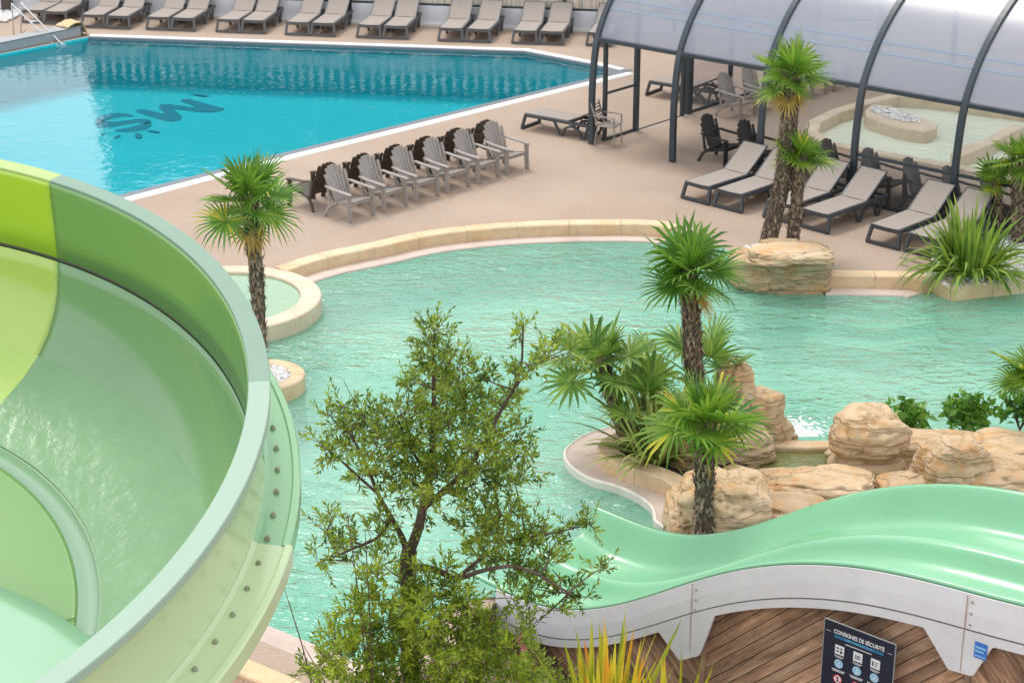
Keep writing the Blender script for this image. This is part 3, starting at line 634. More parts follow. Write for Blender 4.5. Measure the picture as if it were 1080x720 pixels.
ribbon([(385, 207), (320, 196), (230, 208), (150, 235), (150, 262), (240, 264), (330, 250), (430, 236), (495, 248), (480, 272), (400, 292), (330, 302), (262, 304)], [6, 20, 34, 46, 52, 40, 26, 28, 40, 46, 36, 22, 8])
for q_ in ([(395, 178), (425, 160), (470, 165), (700, 216), (690, 236), (640, 243), (590, 238)], [(555, 148), (563, 131), (622, 129), (712, 212), (700, 232), (636, 236)], [(560, 133), (620, 128), (780, 148), (960, 160), (900, 183), (830, 180), (650, 158)], [(703, 107), (715, 96), (750, 93), (920, 138), (1000, 160), (960, 175), (905, 181)]): flatpoly(q_)
for pts in ([(165, 332), (200, 320), (205, 325), (172, 338)], [(250, 358), (290, 336), (304, 338), (295, 348), (258, 362)], [(397, 328), (415, 322), (445, 340), (446, 352), (420, 361), (398, 350)], [(470, 307), (500, 306), (560, 314), (562, 322), (520, 319)], [(745, 62), (820, 64), (905, 74), (860, 80), (800, 70)]):
    flatpoly(pts)
tag(logo.build('pool_floor_logo', M['logo']), 'dark letters with sun rays printed on the turquoise pool floor', 'logo')

# ------------------------------------------------------------------ boundary behind the back row
ROWD = (gp(619, 47.5) - gp(24, 24)).normalized(); ROWN = Vector((-ROWD.y, ROWD.x, 0)); RANG = math.atan2(ROWD.y, ROWD.x)
W0 = gp(330, 22.5); 
def wl(s, o=0, z=0): return W0 + ROWD * s + ROWN * o + Vector((0, 0, z))
wall = empty('boundary_wall', wl(-12), RANG)
tag(wall, 'low white rendered wall behind the back row of loungers', 'wall')
mb = MB(); mb.box((14, .1, .29), (28, .2, .52)); mb.build('render_face', M['render_white'], wall)
mb = MB(); mb.box((14, -.02, .02), (28, .10, .10)); mb.build('base_strip', M['white_paint'], wall)
fen = empty('slatted_fence', wl(-12, .1, .55), RANG)
tag(fen, 'weathered vertical slat fence on top of the low white wall', 'fence')
mb = MB(); mb.box((14, 0, .03), (28, .08, .06)); mb.box((14, .03, .70), (28, .05, .06)); mb.build('rail', M['dark_metal'], fen)
mb = MB(); rnd = random.Random(4)
s = .1
while s < 27.9:
    w = rnd.choice((.05, .06, .07)); mb.box((s, .0 + rnd.uniform(-.004, .004), .36), (w, .02, .60)); s += w + rnd.uniform(.012, .03)
mb.build('slats', M['slat'], fen)
mb = MB(); s = .15
while s < 28: mb.box((s, .07, .60), (.10, .03, 1.15)); s += .30
mb.build('white_pickets', M['white_paint'], fen)
for s in np.arange(.9, 28, 3.05):
    mb = MB(); mb.box((s, -.07, .22), (.10, .07, 1.35)); mb.build('fence_post', M['dark_metal'], fen)

# unseen dark trees beyond the boundary, added to darken what the pool mirrors
rnd = random.Random(12)
mb = MB()
for i in range(17000):
    x = rnd.uniform(-13.6, 34); top = 7.6 + 1.3 * noise.noise(Vector((x * .25, 0, 3))) + .7 * noise.noise(Vector((x * .9, 0, 8))); z = top * rnd.random() ** .9
    y = 62 + rnd.uniform(-2.0, 2.0) * (1 - .5 * z / 9); c = Vector((x, y, z)); a = Vector((rnd.gauss(0, 1), rnd.gauss(0, 1), rnd.gauss(0, 1))).normalized(); b = a.cross(Vector((rnd.gauss(0, 1), rnd.gauss(0, 1), rnd.gauss(0, 1)))).normalized(); r = rnd.uniform(.3, .6)
    mb.add([c - a * r, c + b * r * .6, c + a * r, c - b * r * .6], [(0, 1, 2, 3)])
o = mb.build('added_wood', M['added_wood_mass']); tag(o, 'unseen dark wood added beyond the slatted fence for the pool reflection', 'wood', kind='stuff')

# ------------------------------------------------------------------ sun loungers
def make_lounger(frame_m, back=.78, label='', cat='sun lounger'):
    root = empty('sun_lounger'); tag(root, label, cat)
    f = MB()
    for y in (-.30, .30):
        f.poly([(.02, y, .33), (1.90, y, .33)], .05, .075)
    f.bar((1.88, -.30, .335), (1.88, .30, .335), .045, .06); f.bar((1.22, -.3, .33), (1.22, .3, .33), .04, .04)
    f.build('side_frame', frame_m, root, bevel=.008)
    f = MB(); f.poly([(.05, -.29, .34), (.03, -.30, .30), (-.03, -.335, .045), (-.03, -.325, .022)], .06, .065, side=(1, 0, 0)); f.poly([(.05, .29, .34), (.03, .30, .30), (-.03, .335, .045), (-.03, .325, .022)], .06, .065, side=(1, 0, 0))
    f.bar((-.03, -.35, .035), (-.03, .35, .035), .06, .068); f.bar((.030, -.31, .32), (.030, .31, .32), .06, .07)
    f.build('foot_frame', frame_m, root, bevel=.008)
    for y in (-.30, .30):
        g = MB()
        g.poly([(.82, y, .31), (.98, y, .03), (1.04, y, .03), (1.12, y, .19), (1.24, y, .25), (1.36, y, .25), (1.48, y, .19), (1.56, y, .03), (1.63, y, .03), (1.72, y, .31)], .05, .05, side=(0, 1, 0))
        g.build('leg', frame_m, root, bevel=.008)
    s_ = MB(); rows = []
    for i in range(9):
        x = .0 + 1.20 * i / 8; rows.append([(x, -.285 + .57 * j / 6, .375 - .012 * (1 - ((j - 3) / 3) ** 2)) for j in range(7)])
    s_.grid(rows); s_.grid([[(p[0], p[1], p[2] - .012) for p in r[::-1]] for r in rows])
    s_.build('seat_sling', M['sling'], root)
    cb, sb = .62, back - .375
    b = MB(); rows = []
    for i in range(9):
        t = i / 8; rows.append([(1.205 + cb * t, -.28 + .56 * j / 6, .378 + sb * t - .015 * (1 - ((j - 3) / 3) ** 2) * sin(pi * t)) for j in range(7)])
    b.grid(rows); b.grid([[(p[0] + .004, p[1], p[2] - .014) for p in r[::-1]] for r in rows])
    bo = b.build('backrest_sling', M['sling'], root)
    fr = MB()
    for y in (-.295, .295): fr.poly([(1.20, y, .365), (1.20 + cb * .5, y, .365 + sb * .5 - .01), (1.205 + cb, y, .365 + sb)], .03, .035)
    fr.bar((1.205 + cb, -.295, .362 + sb), (1.205 + cb, .295, .362 + sb), .03, .035)
    fr.build('backrest_frame', frame_m, root, bevel=.005)
    pr_ = MB(); pr_.bar((1.42, -.2, .36 + sb * .33), (1.60, -.2, .33), .03, .03); pr_.bar((1.42, .2, .36 + sb * .33), (1.60, .2, .33), .03, .03); pr_.bar((1.60, -.3, .33), (1.60, .3, .33), .03, .03)
    pr_.build('backrest_strut', frame_m, root)
    pr_ = MB(); pr_.bar((.10, -.1, .30), (.10, .1, .30), .10, .07); pr_.build('foot_block', frame_m, root)
    return root
ordn = ['first', 'second', 'third', 'fourth', 'fifth', 'sixth', 'seventh', 'eighth', 'ninth', 'tenth', 'eleventh', 'twelfth', 'thirteenth', 'fourteenth', 'fifteenth', 'sixteenth', 'seventeenth', 'eighteenth']
# back row, foot ends towards the pool
proto = make_lounger(M['lounger_grey'], back=.80)
blx = [(24, 24), (47.5, 25.5), (87, 29), (113.4, 30.2), (155.5, 31.5), (181.7, 32.4), (229, 34), (255.6, 35), (302, 37), (328.7, 38), (377, 40), (405, 41), (463, 43.5), (492, 44.5), (540.7, 46.2), (568.7, 47), (619, 48.5), (646, 49.4)]
for i, (x, y) in enumerate(blx[:17]):
    o = proto if i == 0 else copy_tree(proto)
    g = gp(x, y); o.location = g + ROWD * .33; o.rotation_euler.z = RANG + pi / 2 + R(random.uniform(-1.5, 1.5))
    lab = 'taupe sun lounger by the white wall, %s from the left in the back row' % ordn[i]
    if i == 16: lab = 'taupe sun lounger in the back row, half hidden by the enclosure arch'
    tag(o, lab, 'sun lounger', 'sun loungers in the back row')
# right group, heads towards the enclosure
proto2 = make_lounger(M['lounger_frame'], back=.84)
names = ['left lounger of the pair nearest the black chairs', 'lounger just left of the tall palm trunk, its foot frame in the open', 'lounger mostly hidden behind the two palm trunks', 'lounger just right of the short palm trunk', 'lounger left of the one whose foot the strap-leaved clump covers', 'lounger whose foot the strap-leaved clump partly covers']
for i, c in enumerate([(3.64, 35.91), (4.22, 35.38), (5.11, 34.66), (5.70, 34.08), (6.83, 33.13), (7.42, 32.60)]):
    o = proto2 if i == 0 else copy_tree(proto2)
    o.location = (c[0], c[1], 0); o.rotation_euler.z = R(45.5 + random.uniform(-1, 1))
    tag(o, 'taupe sling ' + names[i], 'sun lounger', 'sun loungers in front of the enclosure')
for k, (c, l) in enumerate([((.45, 41.72), 'sun lounger beside the enclosure corner post with its back slightly raised'), ((3.45, 44.85), 'sun lounger behind the enclosure end wall, seen through the opening')]):
    o = make_lounger(M['lounger_frame'], back=.66) if k == 0 else copy_tree(o_keep)
    o_keep = o; o.location = (c[0], c[1], 0); o.rotation_euler.z = R(-36); tag(o, l, 'sun lounger', 'loungers round the enclosure end')

# ------------------------------------------------------------------ adirondack chairs
def make_adirondack(m):
    root = empty('garden_armchair'); tilt = R(24)
    b = MB(); e = Vector((-sin(tilt), 0, cos(tilt)))
    tops = []
    for i in range(-3, 4):
        L = .74 - .0085 * i * i - .002 * i ** 4 * .5; p0 = Vector((-.13, i * .064, .27)); p1 = Vector((-.13, i * .086, .27)) + e * L
        n = Vector((cos(tilt), 0, sin(tilt))); q0, q1 = p0, p1
        w0, w1 = .054, .076
        # slats widen towards the top and stand a little cupped
        cup = .003 * i * i
        vs = []
        for (p, w, cc) in ((p0, w0, cup * .5), (p0.lerp(p1, .5), (w0 + w1) / 2, cup), (p1 - e * .03, w1, cup), (p1, w1 * .7, cup)):
            for sy in (-1, 1):
                for sn in (0, 1): vs.append(p + Vector((0, sy * w / 2, 0)) + n * (cc + sn * .018))
        fs = []
        for r_ in range(3):
            a = r_ * 4; c = a + 4
            fs += [(a, a + 2, c + 2, c), (a + 1, c + 1, c + 3, a + 3), (a, c, c + 1, a + 1), (a + 2, a + 3, c + 3, c + 2)]
        fs += [(0, 1, 3, 2), (12, 14, 15, 13)]
        b.add(vs, fs)
    pb = lambda t, y: Vector((-.13, y, .27)) + e * t + Vector((cos(tilt), 0, sin(tilt))) * -.012
    b.bar(pb(.12, -.2), pb(.12, .2), .02, .06, up=e); b.bar(pb(.42, -.26), pb(.42, .26), .02, .06, up=e)
    b.build('backrest', m, root, fixn=True)
    s = MB()
    for i in range(6):
        x = -.10 + i * .083; z = .285 + (x + .1) / .42 * .095
        s.box((x + .035, 0, z), (.072, .50, .018), Matrix.Rotation(R(-12.5), 3, 'Y'))
    s.box((.345, 0, .35), (.02, .52, .075)); 
    for y in (-.25, .25): s.poly([(-.2, y, .245), (.34, y, .355)], .03, .07)
    s.build('seat', m, root)
    for y in (-.32, .32):
        sg = 1 if y > 0 else -1
        a = MB(); a.poly([(-.30, y * .80, .60), (-.22, y * .95, .60), (-.05, y, .575), (.20, y, .56), (.37, y, .55), (.40, y, .53)], .095, .028)
        a.build('armrest', m, root, bevel=.006)
        l = MB(); l.poly([(.34, y * .97, .54), (.345, y * .95, .3), (.36, y * .98, .0)], .09, .032, side=(0.35, 1, 0)); l.poly([(.33, y * .97, .54), (.335, y * .95, .3), (.35, y * .98, .0)], .03, .085, side=(0, 1, 0)); l.build('front_leg', m, root)
        l = MB(); l.poly([(-.02, y * .9, .31), (-.14, y * .9, .27), (-.24, y * .93, .18), (-.33, y * 1.0, .0)], .035, .055, side=(0, 1, 0))
        l.poly([(-.2, y * .88, .27), (-.27, y * .82, .60)], .035, .045, side=(0, 1, 0)); l.build('rear_leg', m, root)
    return root
a_taupe = make_adirondack(M['chair_taupe'])
a_brown = make_adirondack(M['chair_brown']); a_black = make_adirondack(M['chair_black']); a_grey = make_adirondack(M['chair_grey'])
used = set()
def place_adir(proto, c, ang, label, group):
    o = proto if proto.name not in used else copy_tree(proto); used.add(proto.name)
    o.location = (c[0], c[1], 0); o.rotation_euler.z = ang; tag(o, label, 'armchair', group); return o
angV = R(-41)
for i in range(6):
    f = Vector((-3.09, 34.53, 0)).lerp(Vector((-.09, 37.78, 0)), i / 5)
    c = f - V * .36 + U * .31; j = random.uniform(-2, 2)
    place_adir(a_taupe, c, angV + R(j), 'taupe slatted armchair, %s from the left in the front row facing the lagoon' % ordn[i], 'front row of armchairs')
    c2 = c - V * .98 + U * .02
    place_adir(a_brown, c2, angV + pi + R(random.uniform(-2, 2)), 'dark brown armchair, %s from the left in the row facing the swimming pool' % ordn[i], 'back row of armchairs')
def by_foot(px, py): return gp(px, py) - V * .36 + U * .31       # the near front foot stands at this spot
for i, (px, py, l) in enumerate([(765, 176, 'black armchair in the open bay of the enclosure, left of the other'), (804, 183, 'black armchair partly behind an enclosure arch beside the tall palm')]):
    place_adir(a_black, by_foot(px, py), angV + R(random.uniform(-3, 3)), l, 'black armchairs in the enclosure')
for i, (px, py, l) in enumerate([(848, 193, 'grey brown armchair seen between the two palm trunks'), (893, 205, 'grey brown armchair left of the arch behind the fourth lounger'), (937, 216, 'grey brown armchair right of the arch behind the fourth lounger'), (981, 227, 'grey brown armchair midway between the last two arches'), (1023, 237, 'grey brown armchair at the foot of the rightmost arch'), (1064, 248, 'grey brown armchair behind the small right palms')]):
    place_adir(a_grey, by_foot(px, py), angV + R(random.uniform(-3, 3)), l, 'grey brown armchairs in the enclosure')
for i, (px, py, l) in enumerate([(780.6, 127.4, 'taupe armchair against the enclosure end wall, nearest the opening'), (806, 119.5, 'taupe armchair at the end wall, second from the opening'), (832, 112, 'taupe armchair at the end wall hidden by the tall palm'), (857, 104.5, 'taupe armchair at the end wall, legs showing right of the palm crown'), (880, 97, 'farthest taupe armchair at the end wall under the eave beam')]):
    place_adir(a_taupe, by_foot(px, py), angV + R(random.uniform(-3, 3)), l, 'taupe armchairs along the end wall')

# garden chair at the corner
ch = empty('garden_chair', gp(640, 152), R(-25)); tag(ch, 'light taupe slat-backed chair standing at the enclosure corner post', 'chair')
mb = MB(); mb.box((.05, 0, .44), (.42, .44, .03)); mb.build('seat', M['chair_taupe'], ch, bevel=.01)
mb = MB()
for k in range(6): mb.box((-.19 - .02 * k, 0, .54 + .062 * k), (.015, .38, .032))
for y in (-.2, .2): mb.poly([(-.15, y, .44), (-.3, y, .92)], .03, .03, side=(0, 1, 0))
mb.build('backrest', M['chair_taupe'], ch)
for (x, y, dx) in ((.24, -.2, .03), (.24, .2, .03), (-.14, -.2, -.08), (-.14, .2, -.08)):
    mb = MB(); mb.tube([(x, y, .44), (x + dx, y, 0)], .014, 8); mb.build('leg', M['chair_taupe'], ch)
for y in (-.22, .22):
    mb = MB(); mb.poly([(-.24, y, .66), (.1, y, .65), (.24, y, .64), (.25, y, .44)], .04, .02, side=(0, 1, 0)); mb.build('armrest', M['chair_taupe'], ch)

# ------------------------------------------------------------------ pool enclosure
EA = Vector((1.74, 40.2, 0)); BAY = 2.19
prof = [(0, 0), (-.01, .6), (-.01, 1.2), (.03, 1.75), (.12, 2.26), (.30, 2.64), (.58, 3.06), (.95, 3.45), (1.5, 3.88), (2.3, 4.32), (3.3, 4.66), (4.6, 4.9), (6.0, 5.0)]
prof = prof + [(12 - a, b) for a, b in prof[-2::-1]]
def smooth2(p, k):
    return [(q.x, q.y) for q in smooth([Vector((a, b, 0)) for a, b in p], k)]
PF = [prof[0], prof[1]] + smooth2(prof[2:-2], 2) + prof[-2:]
enc = empty('pool_enclosure', EA, angV); tag(enc, 'arched pool enclosure with anthracite frame and milky curved roof panels', 'pool enclosure')
NB = 9
def el(s, a, z): return (s * BAY, a, z)      # local: x along V, y along U
for k in range(NB):
    mb = MB(); mb.poly([el(k, a, z) for a, z in PF], .13, .10, side=(1, 0, 0)); mb.build('arch', M['dark_metal'], enc, bevel=.012)
ie = min(i for i, (a, z) in enumerate(PF) if z > 2.20)
je = len(PF) - 1 - ie
for k in range(NB - 1):
    mb = MB(); mb.grid([[(k * BAY + .07, a, z), ((k + 1) * BAY - .07, a, z)] for a, z in PF[ie:je + 1]]); mb.build('roof_panel', M['poly'], enc, smooth=True)
    for (a, z) in (PF[ie], PF[je]):
        mb = MB(); mb.bar((k * BAY + .066, a - .01, z), ((k + 1) * BAY - .066, a - .01, z), .09, .09); mb.build('eave_beam', M['dark_metal'], enc, bevel=.008)
    pm = [p for p in PF if abs(p[1] - 3.9) < .12 and p[0] < 6][0]
    for (a, z) in (pm, (2.35, 4.22), ):
        mb = MB(); mb.bar((k * BAY + .066, a + .16, z - .06), ((k + 1) * BAY - .066, a + .16, z - .06), .06, .06); mb.build('purlin', M['dark_metal'], enc)
    if k >= 3:
        mb = MB(); mb.grid([[(k * BAY + .07, -.01, z), ((k + 1) * BAY - .07, -.01, z)] for z in (.06, 1.0)] + [[(k * BAY + .07, .0, 1.0), ((k + 1) * BAY - .07, .0, 1.0)], [(k * BAY + .07, .10, 2.18), ((k + 1) * BAY - .07, .10, 2.18)]]); mb.build('side_pane', M['glass'], enc)
        mb = MB(); mb.bar((k * BAY + .066, 0, .98), ((k + 1) * BAY - .066, 0, .98), .05, .06); mb.build('mid_rail', M['dark_metal'], enc)
        mb = MB(); mb.bar((k * BAY + .066, 0, .04), ((k + 1) * BAY - .066, 0, .04), .08, .06); mb.build('base_rail', M['dark_metal'], enc)
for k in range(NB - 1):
    for zq in (2.92, 3.10):  # faint purlin shade seen through the milky panels, put into bluish strips
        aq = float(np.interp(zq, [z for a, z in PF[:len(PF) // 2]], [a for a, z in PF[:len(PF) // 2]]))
        mb = MB(); mb.bar((k * BAY + .07, aq - .004, zq), ((k + 1) * BAY - .07, aq - .004, zq), .006, .045, up=(0, .62, .78)); mb.build('purlin_shade_strip', M['purlin_shade'], enc)
# end wall facing the swimming pool
def epost(a, w, z1, d=.08):
    mb = MB(); mb.box((0.02, a, z1 / 2), (d, w, z1)); mb.build('end_post', M['dark_metal'], enc, bevel=.008)
epost(.42, .09, 2.85); epost(1.55, .13, 3.9, .09); epost(3.30, .10, 4.6); epost(3.55, .16, 4.6, .12); epost(5.2, .10, 4.9); epost(6.9, .1, 4.9); epost(9, .1, 4.5)
for a0, a1, m_ in ((.46, 1.48, 'glass'), (3.64, 5.15, 'glass_dark'), (5.25, 6.85, 'glass_dark'), (6.95, 8.95, 'glass_dark')):
    mb = MB(); mb.grid([[(.02, a0, .06), (.02, a1, .06)], [(.02, a0, 2.3), (.02, a1, 2.3)]]); mb.build('end_pane', M[m_], enc)
    mb = MB(); mb.bar((.02, a0, .03), (.02, a1, .03), .06, .05); mb.build('end_rail', M['dark_metal'], enc)
mb = MB(); mb.bar((.02, .46, 1.05), (.02, 1.48, 1.05), .04, .05); mb.build('end_rail', M['dark_metal'], enc)
mb = MB(); mb.bar((.02, 1.62, .008), (.02, 3.25, .008), .04, .012); mb.build('floor_track', M['dark_metal'], enc)
gab = [(a, z) for a, z in PF if z > 2.6]
mb = MB(); mb.grid([[(.02, a, 2.62), (.02, a, z)] for a, z in gab]); mb.build('gable_panel', M['poly'], enc)
mb = MB(); mb.bar((.02, .3, 2.6), (.02, 11.7, 2.6), .06, .08); mb.build('gable_beam', M['dark_metal'], enc)

# ------------------------------------------------------------------ pool roller housing, cloth, handrail
ra, rb = gp(86, 38.5), gp(-80, 73)
rd = (rb - ra); RL = rd.length; rh = empty('cover_roller_bench', ra, math.atan2(rd.y, rd.x)); tag(rh, 'long grey cover roller box along the left pool end', 'cover roller')
mb = MB(); mb.box((RL / 2, -.22, .13), (RL, .46, .26)); mb.build('box', M['roller'], rh, bevel=.03)
mb = MB(); mb.box((RL / 2, -.22, .275), (RL + .04, .50, .02)); mb.build('lid', M['roller'], rh, bevel=.006)
mb = MB(); mb.box((-.02, -.22, .14), (.03, .5, .3)); mb.build('end_cap', M['lounger_grey'], rh, bevel=.01)
cl = MB(); rows = []
for i in range(13):
    t = i / 12; rows.append([Vector((-.28 + .75 * t, y, .30 + .05 * noise.noise(Vector((t * 5, y * 5, 1))) + (.10 * sin(pi * t)) - (.26 if (t < .30) else 0) * min(1, (.30 - t) / .12 if t < .3 else 0))) for y in np.linspace(-.5, .05, 9)])
cl.grid(rows); co = cl.build('cloth', M['cloth'], smooth=True); co.location = ra; co.rotation_euler.z = rh.rotation_euler.z
md = co.modifiers.new('thick', 'SOLIDIFY'); md.thickness = .015
tag(co, 'beige cloth draped over the end of the grey roller box', 'cloth')
hr = empty('pool_handrail', gp(18, 42)); tag(hr, 'stainless steel pool ladder rails above the grey roller box', 'handrail')
b0, b1 = gp(15, 42) - gp(18, 42), gp(22, 42) - gp(18, 42); w0, w1 = gp(55, 49, -.1) - gp(18, 42), gp(64, 49, -.1) - gp(18, 42)
t0, t1 = Vector((b0.x + .02, b0.y, .98)), Vector((b1.x + .1, b1.y, 1.0))
for (b_, t_, w_) in ((b0, t0, w0), (b1, t1, w1)):
    mb = MB(); mb.tube([b_, t_ - Vector((0, 0, .06)), t_, t_ + (w_ - t_) * .05, w_ + Vector((0, 0, .1)), w_ + (w_ - t_).normalized() * .12 + Vector((.12, 0, .06))], .022, 8); mb.build('rail', M['steel'], hr, smooth=True)
mb = MB(); q0, q1 = t0.lerp(w0, .42), t1.lerp(w1, .42); mb.tube([q0, q1], .022, 8); mb.tube([b1 + Vector((0, 0, .1)), q1.lerp(q0, .5)], .015, 6); mb.build('crossbar', M['steel'], hr, smooth=True)
mb = MB(); pd = (w1 - w0); mb.box((w0 + w1) / 2 + Vector((.1, 0, .05)), (.35, .12, .03)); mb.build('step', M['steel'], hr)
# dark bin post beside the gravel
mb = MB(); mb.box((0, 0, .45), (.28, .28, .9)); 
bo = empty('planter_post', gp(8, 12)); tag(bo, 'short dark post on the gravel at the far left corner', 'post'); mb.build('post_body', M['chair_brown'], bo, bevel=.02)
mb = MB(); mb.box((0, 0, .92), (.32, .32, .05)); mb.build('post_cap', M['dark_metal'], bo, bevel=.01)

# ------------------------------------------------------------------ rocks
def rock(name, c, dims, rz=0, seed=0, sq=2.6, strata=.06, lump=.18, sub=5, label='', cat='rock', tilt=0.0, stack=None):
    import bmesh
    bm = bmesh.new(); bmesh.ops.create_icosphere(bm, subdivisions=sub, radius=1.0)
    off = Vector((seed * 13.7, seed * 7.1, seed * 3.3))
    for v in bm.verts:
        p = v.co.copy(); n = (abs(p.x) ** sq + abs(p.y) ** sq + abs(p.z) ** sq) ** (-1 / sq); p = p * n
        d = noise.noise(p * 1.1 + off) * lump * 1.6 + noise.noise(p * 2.6 + off) * lump * .7 + noise.noise(p * 6 + off) * lump * .22 + noise.noise(p * 15 + off) * .012
        zz = p.z * dims[2] * 7 + noise.noise(Vector((p.x * 1.2, p.y * 1.2, 0)) + off) * 1.6
        fr_ = zz - math.floor(zz); led = (1 - abs(2 * fr_ - 1)) ** .35
        h = noise.noise(Vector((math.floor(zz) * 3.7, seed, 0))) 
        g1_ = noise.noise(p * 1.5 + off * 1.3); g2_ = noise.noise(Vector((p.x * 1.2, p.y * 1.2, p.z * 3.2)) + off * 2.1)
        d -= .10 * math.exp(-(g1_ / .035) ** 2) + .075 * math.exp(-(g2_ / .04) ** 2)
        rad = 1 + d + strata * (led - .75) + strata * .9 * h
        if stack:            # waist between a base and a cap
            rad *= 1 - stack[1] * math.exp(-((p.z - stack[0]) / .13) ** 2)
        q = Vector((p.x * rad * dims[0], p.y * rad * dims[1], p.z * (1 + d * .8) * dims[2]))
        q = Matrix.Rotation(tilt, 3, 'Y') @ q
        v.co = q
    me = bpy.data.meshes.new(name); bm.to_mesh(me); bm.free(); me.materials.append(M['rock'])
    me.polygons.foreach_set('use_smooth', [True] * len(me.polygons))
    o = bpy.data.objects.new(name, me); COL.objects.link(o); o.location = c; o.rotation_euler.z = rz; tag(o, label, cat); return o
def rk(px, py, z, dims, **k):
    g = gp(px, py, z); return rock('boulder', g, dims, **k)
rk(806, 286, .02, (.62, .5, .36), seed=2, sq=4, label='left block of the sandstone rock under the twin palms', lump=.12, strata=.07)
rk(840, 283, .12, (.62, .5, .44), seed=5, sq=5, label='right block of the sandstone rock under the twin palms', lump=.12, strata=.07)
rk(832, 268, .50, (.70, .42, .12), seed=9, sq=3.5, label='flat sandstone slab capping the rock under the twin palms', lump=.12, strata=.05)
rk(774, 422, .36, (.27, .28, .60), seed=11, sq=3, label='rounded orange rock top behind the front palm crown', lump=.14)
rk(797, 448, .12, (.38, .38, .56), seed=14, sq=2.8, label='tall rounded rock at the water beside the front palm', lump=.16, rz=.4)
rk(809, 464, -.10, (.32, .40, .42), seed=17, sq=2.6, label='wedge rock sloping down to the overflow sill', lump=.16, rz=.8)
rk(764, 474, .10, (.75, .36, .30), seed=19, sq=3.5, label='long layered slab rock under the tall rounded rock', lump=.12, strata=.09, rz=.35)
rk(868, 523, -.02, (.80, .40, .32), seed=23, sq=4.0, label='large pale flat boulder in front of the basin', lump=.14, rz=-.1)
rk(914, 474, .26, (.52, .46, .56), seed=29, sq=3.4, label='mushroom shaped stacked rock beside the basin', lump=.10, strata=.09, stack=(-.05, .26))
rk(975, 478, .05, (.95, .42, .30), seed=31, sq=3, label='long low layered rock right of the mushroom rock', lump=.12, strata=.08, rz=-.15)
rk(1006, 508, .22, (.50, .46, .62), seed=37, strata=.03, sq=2.8, label='big grey beige boulder with orange stain behind the green slide', lump=.14, rz=.2)
rk(955, 526, .02, (.42, .40, .34), seed=38, sq=2.8, label='low pink boulder left of the big grey beige one', lump=.14, rz=.2)
rk(1066, 486, .08, (.75, .5, .34), seed=41, sq=2.8, label='pink grey boulder at the right edge by the leafy shrubs', lump=.14)
rk(1075, 516, .15, (.8, .5, .38), seed=43, sq=3, label='orange boulder behind the slide at the right edge', lump=.15)
rk(764, 540, .12, (.60, .62, .55), seed=47, sq=3, label='layered sandstone rock face right of the front palm trunk', lump=.14, strata=.09, rz=-.3)
rk(822, 558, -.10, (.80, .62, .40), seed=51, sq=3, label='sloping layered rock just above the green slide', lump=.14, strata=.1, rz=-.35)
rk(725, 545, .02, (.30, .5, .34), seed=53, sq=3, label='small pale rock left of the front palm trunk', lump=.14)
rk(792, 510, .0, (.50, .20, .20), seed=57, sq=3, label='narrow rock ridge between the basin and the rock face', lump=.15, rz=-.5)

# white water where the sill spills into the lagoon
fm = MB(); rnd = random.Random(5)
for _ in range(800):
    t = rnd.gauss(0, 1); px = 838 + t * 14; py = 460 - abs(rnd.gauss(0, 1)) * 8; c = gp(px, py, -.196); r = rnd.uniform(.006, .026)
    n = 7; fm.add([(c.x, c.y, c.z + r * .35)] + [(c.x + r * cos(2 * pi * i / n) * rnd.uniform(.8, 1.6), c.y + r * sin(2 * pi * i / n), c.z) for i in range(n)], [(0, 1 + i, 1 + (i + 1) % n) for i in range(n)])
o = fm.build('foam', mat('foam_white', (.85, .9, .88), .6), smooth=True); tag(o, 'white foam where the basin spills into the lagoon', 'foam', kind='stuff')

# ------------------------------------------------------------------ palms and other plants
def fan(mb, mbp, base, d, L, seg, rnd, plen, droop=.25, width=.030, spread=150):
    """one fan leaf: petiole from base along d, blades spread from its end"""
    d = d.normalized(); side = d.cross(Vector((0, 0, 1)))
    side = side.normalized() if side.length > .05 else Vector((1, 0, 0)); nrm = side.cross(d).normalized()
    hub = base + d * plen - Vector((0, 0, 1)) * plen * .06
    mbp.tube([base, base.lerp(hub, .5) + nrm * .02, hub], [.014, .011, .008], 5, cap=False)
    tw = rnd.uniform(-.5, .5); side = (side * cos(tw) + nrm * sin(tw)).normalized(); nrm = side.cross(d).normalized()
    for i in range(seg):
        a = R(-spread + 2 * spread * i / (seg - 1)); l = L * (.72 + .28 * cos(a * .6)) * rnd.uniform(.84, 1.08)
        dv = (d * cos(a) + side * sin(a)); fold = nrm * (.10 * (1 - cos(a)) + .12)
        dv = (dv + fold).normalized(); pv = dv.cross(nrm).normalized()
        w = 2 * l * .42 * math.tan(R(spread / (seg - 1))) * 1.05
        pts = [hub, hub + dv * l * .42, hub + dv * l * .78 - Vector((0, 0, droop * l * .10)), hub + dv * l - Vector((0, 0, droop * l * rnd.uniform(.2, .45)))]
        ws = [.004, w, w * .62, .002]; vs = []
        for q, ww in zip(pts, ws): vs += [q - pv * ww / 2, q - nrm * ww * .22, q + pv * ww / 2]
        fs = []
        for r_ in range(3):
            b_ = r_ * 3; fs += [(b_, b_ + 1, b_ + 4, b_ + 3), (b_ + 1, b_ + 2, b_ + 5, b_ + 4)]
        mb.add(vs, fs)
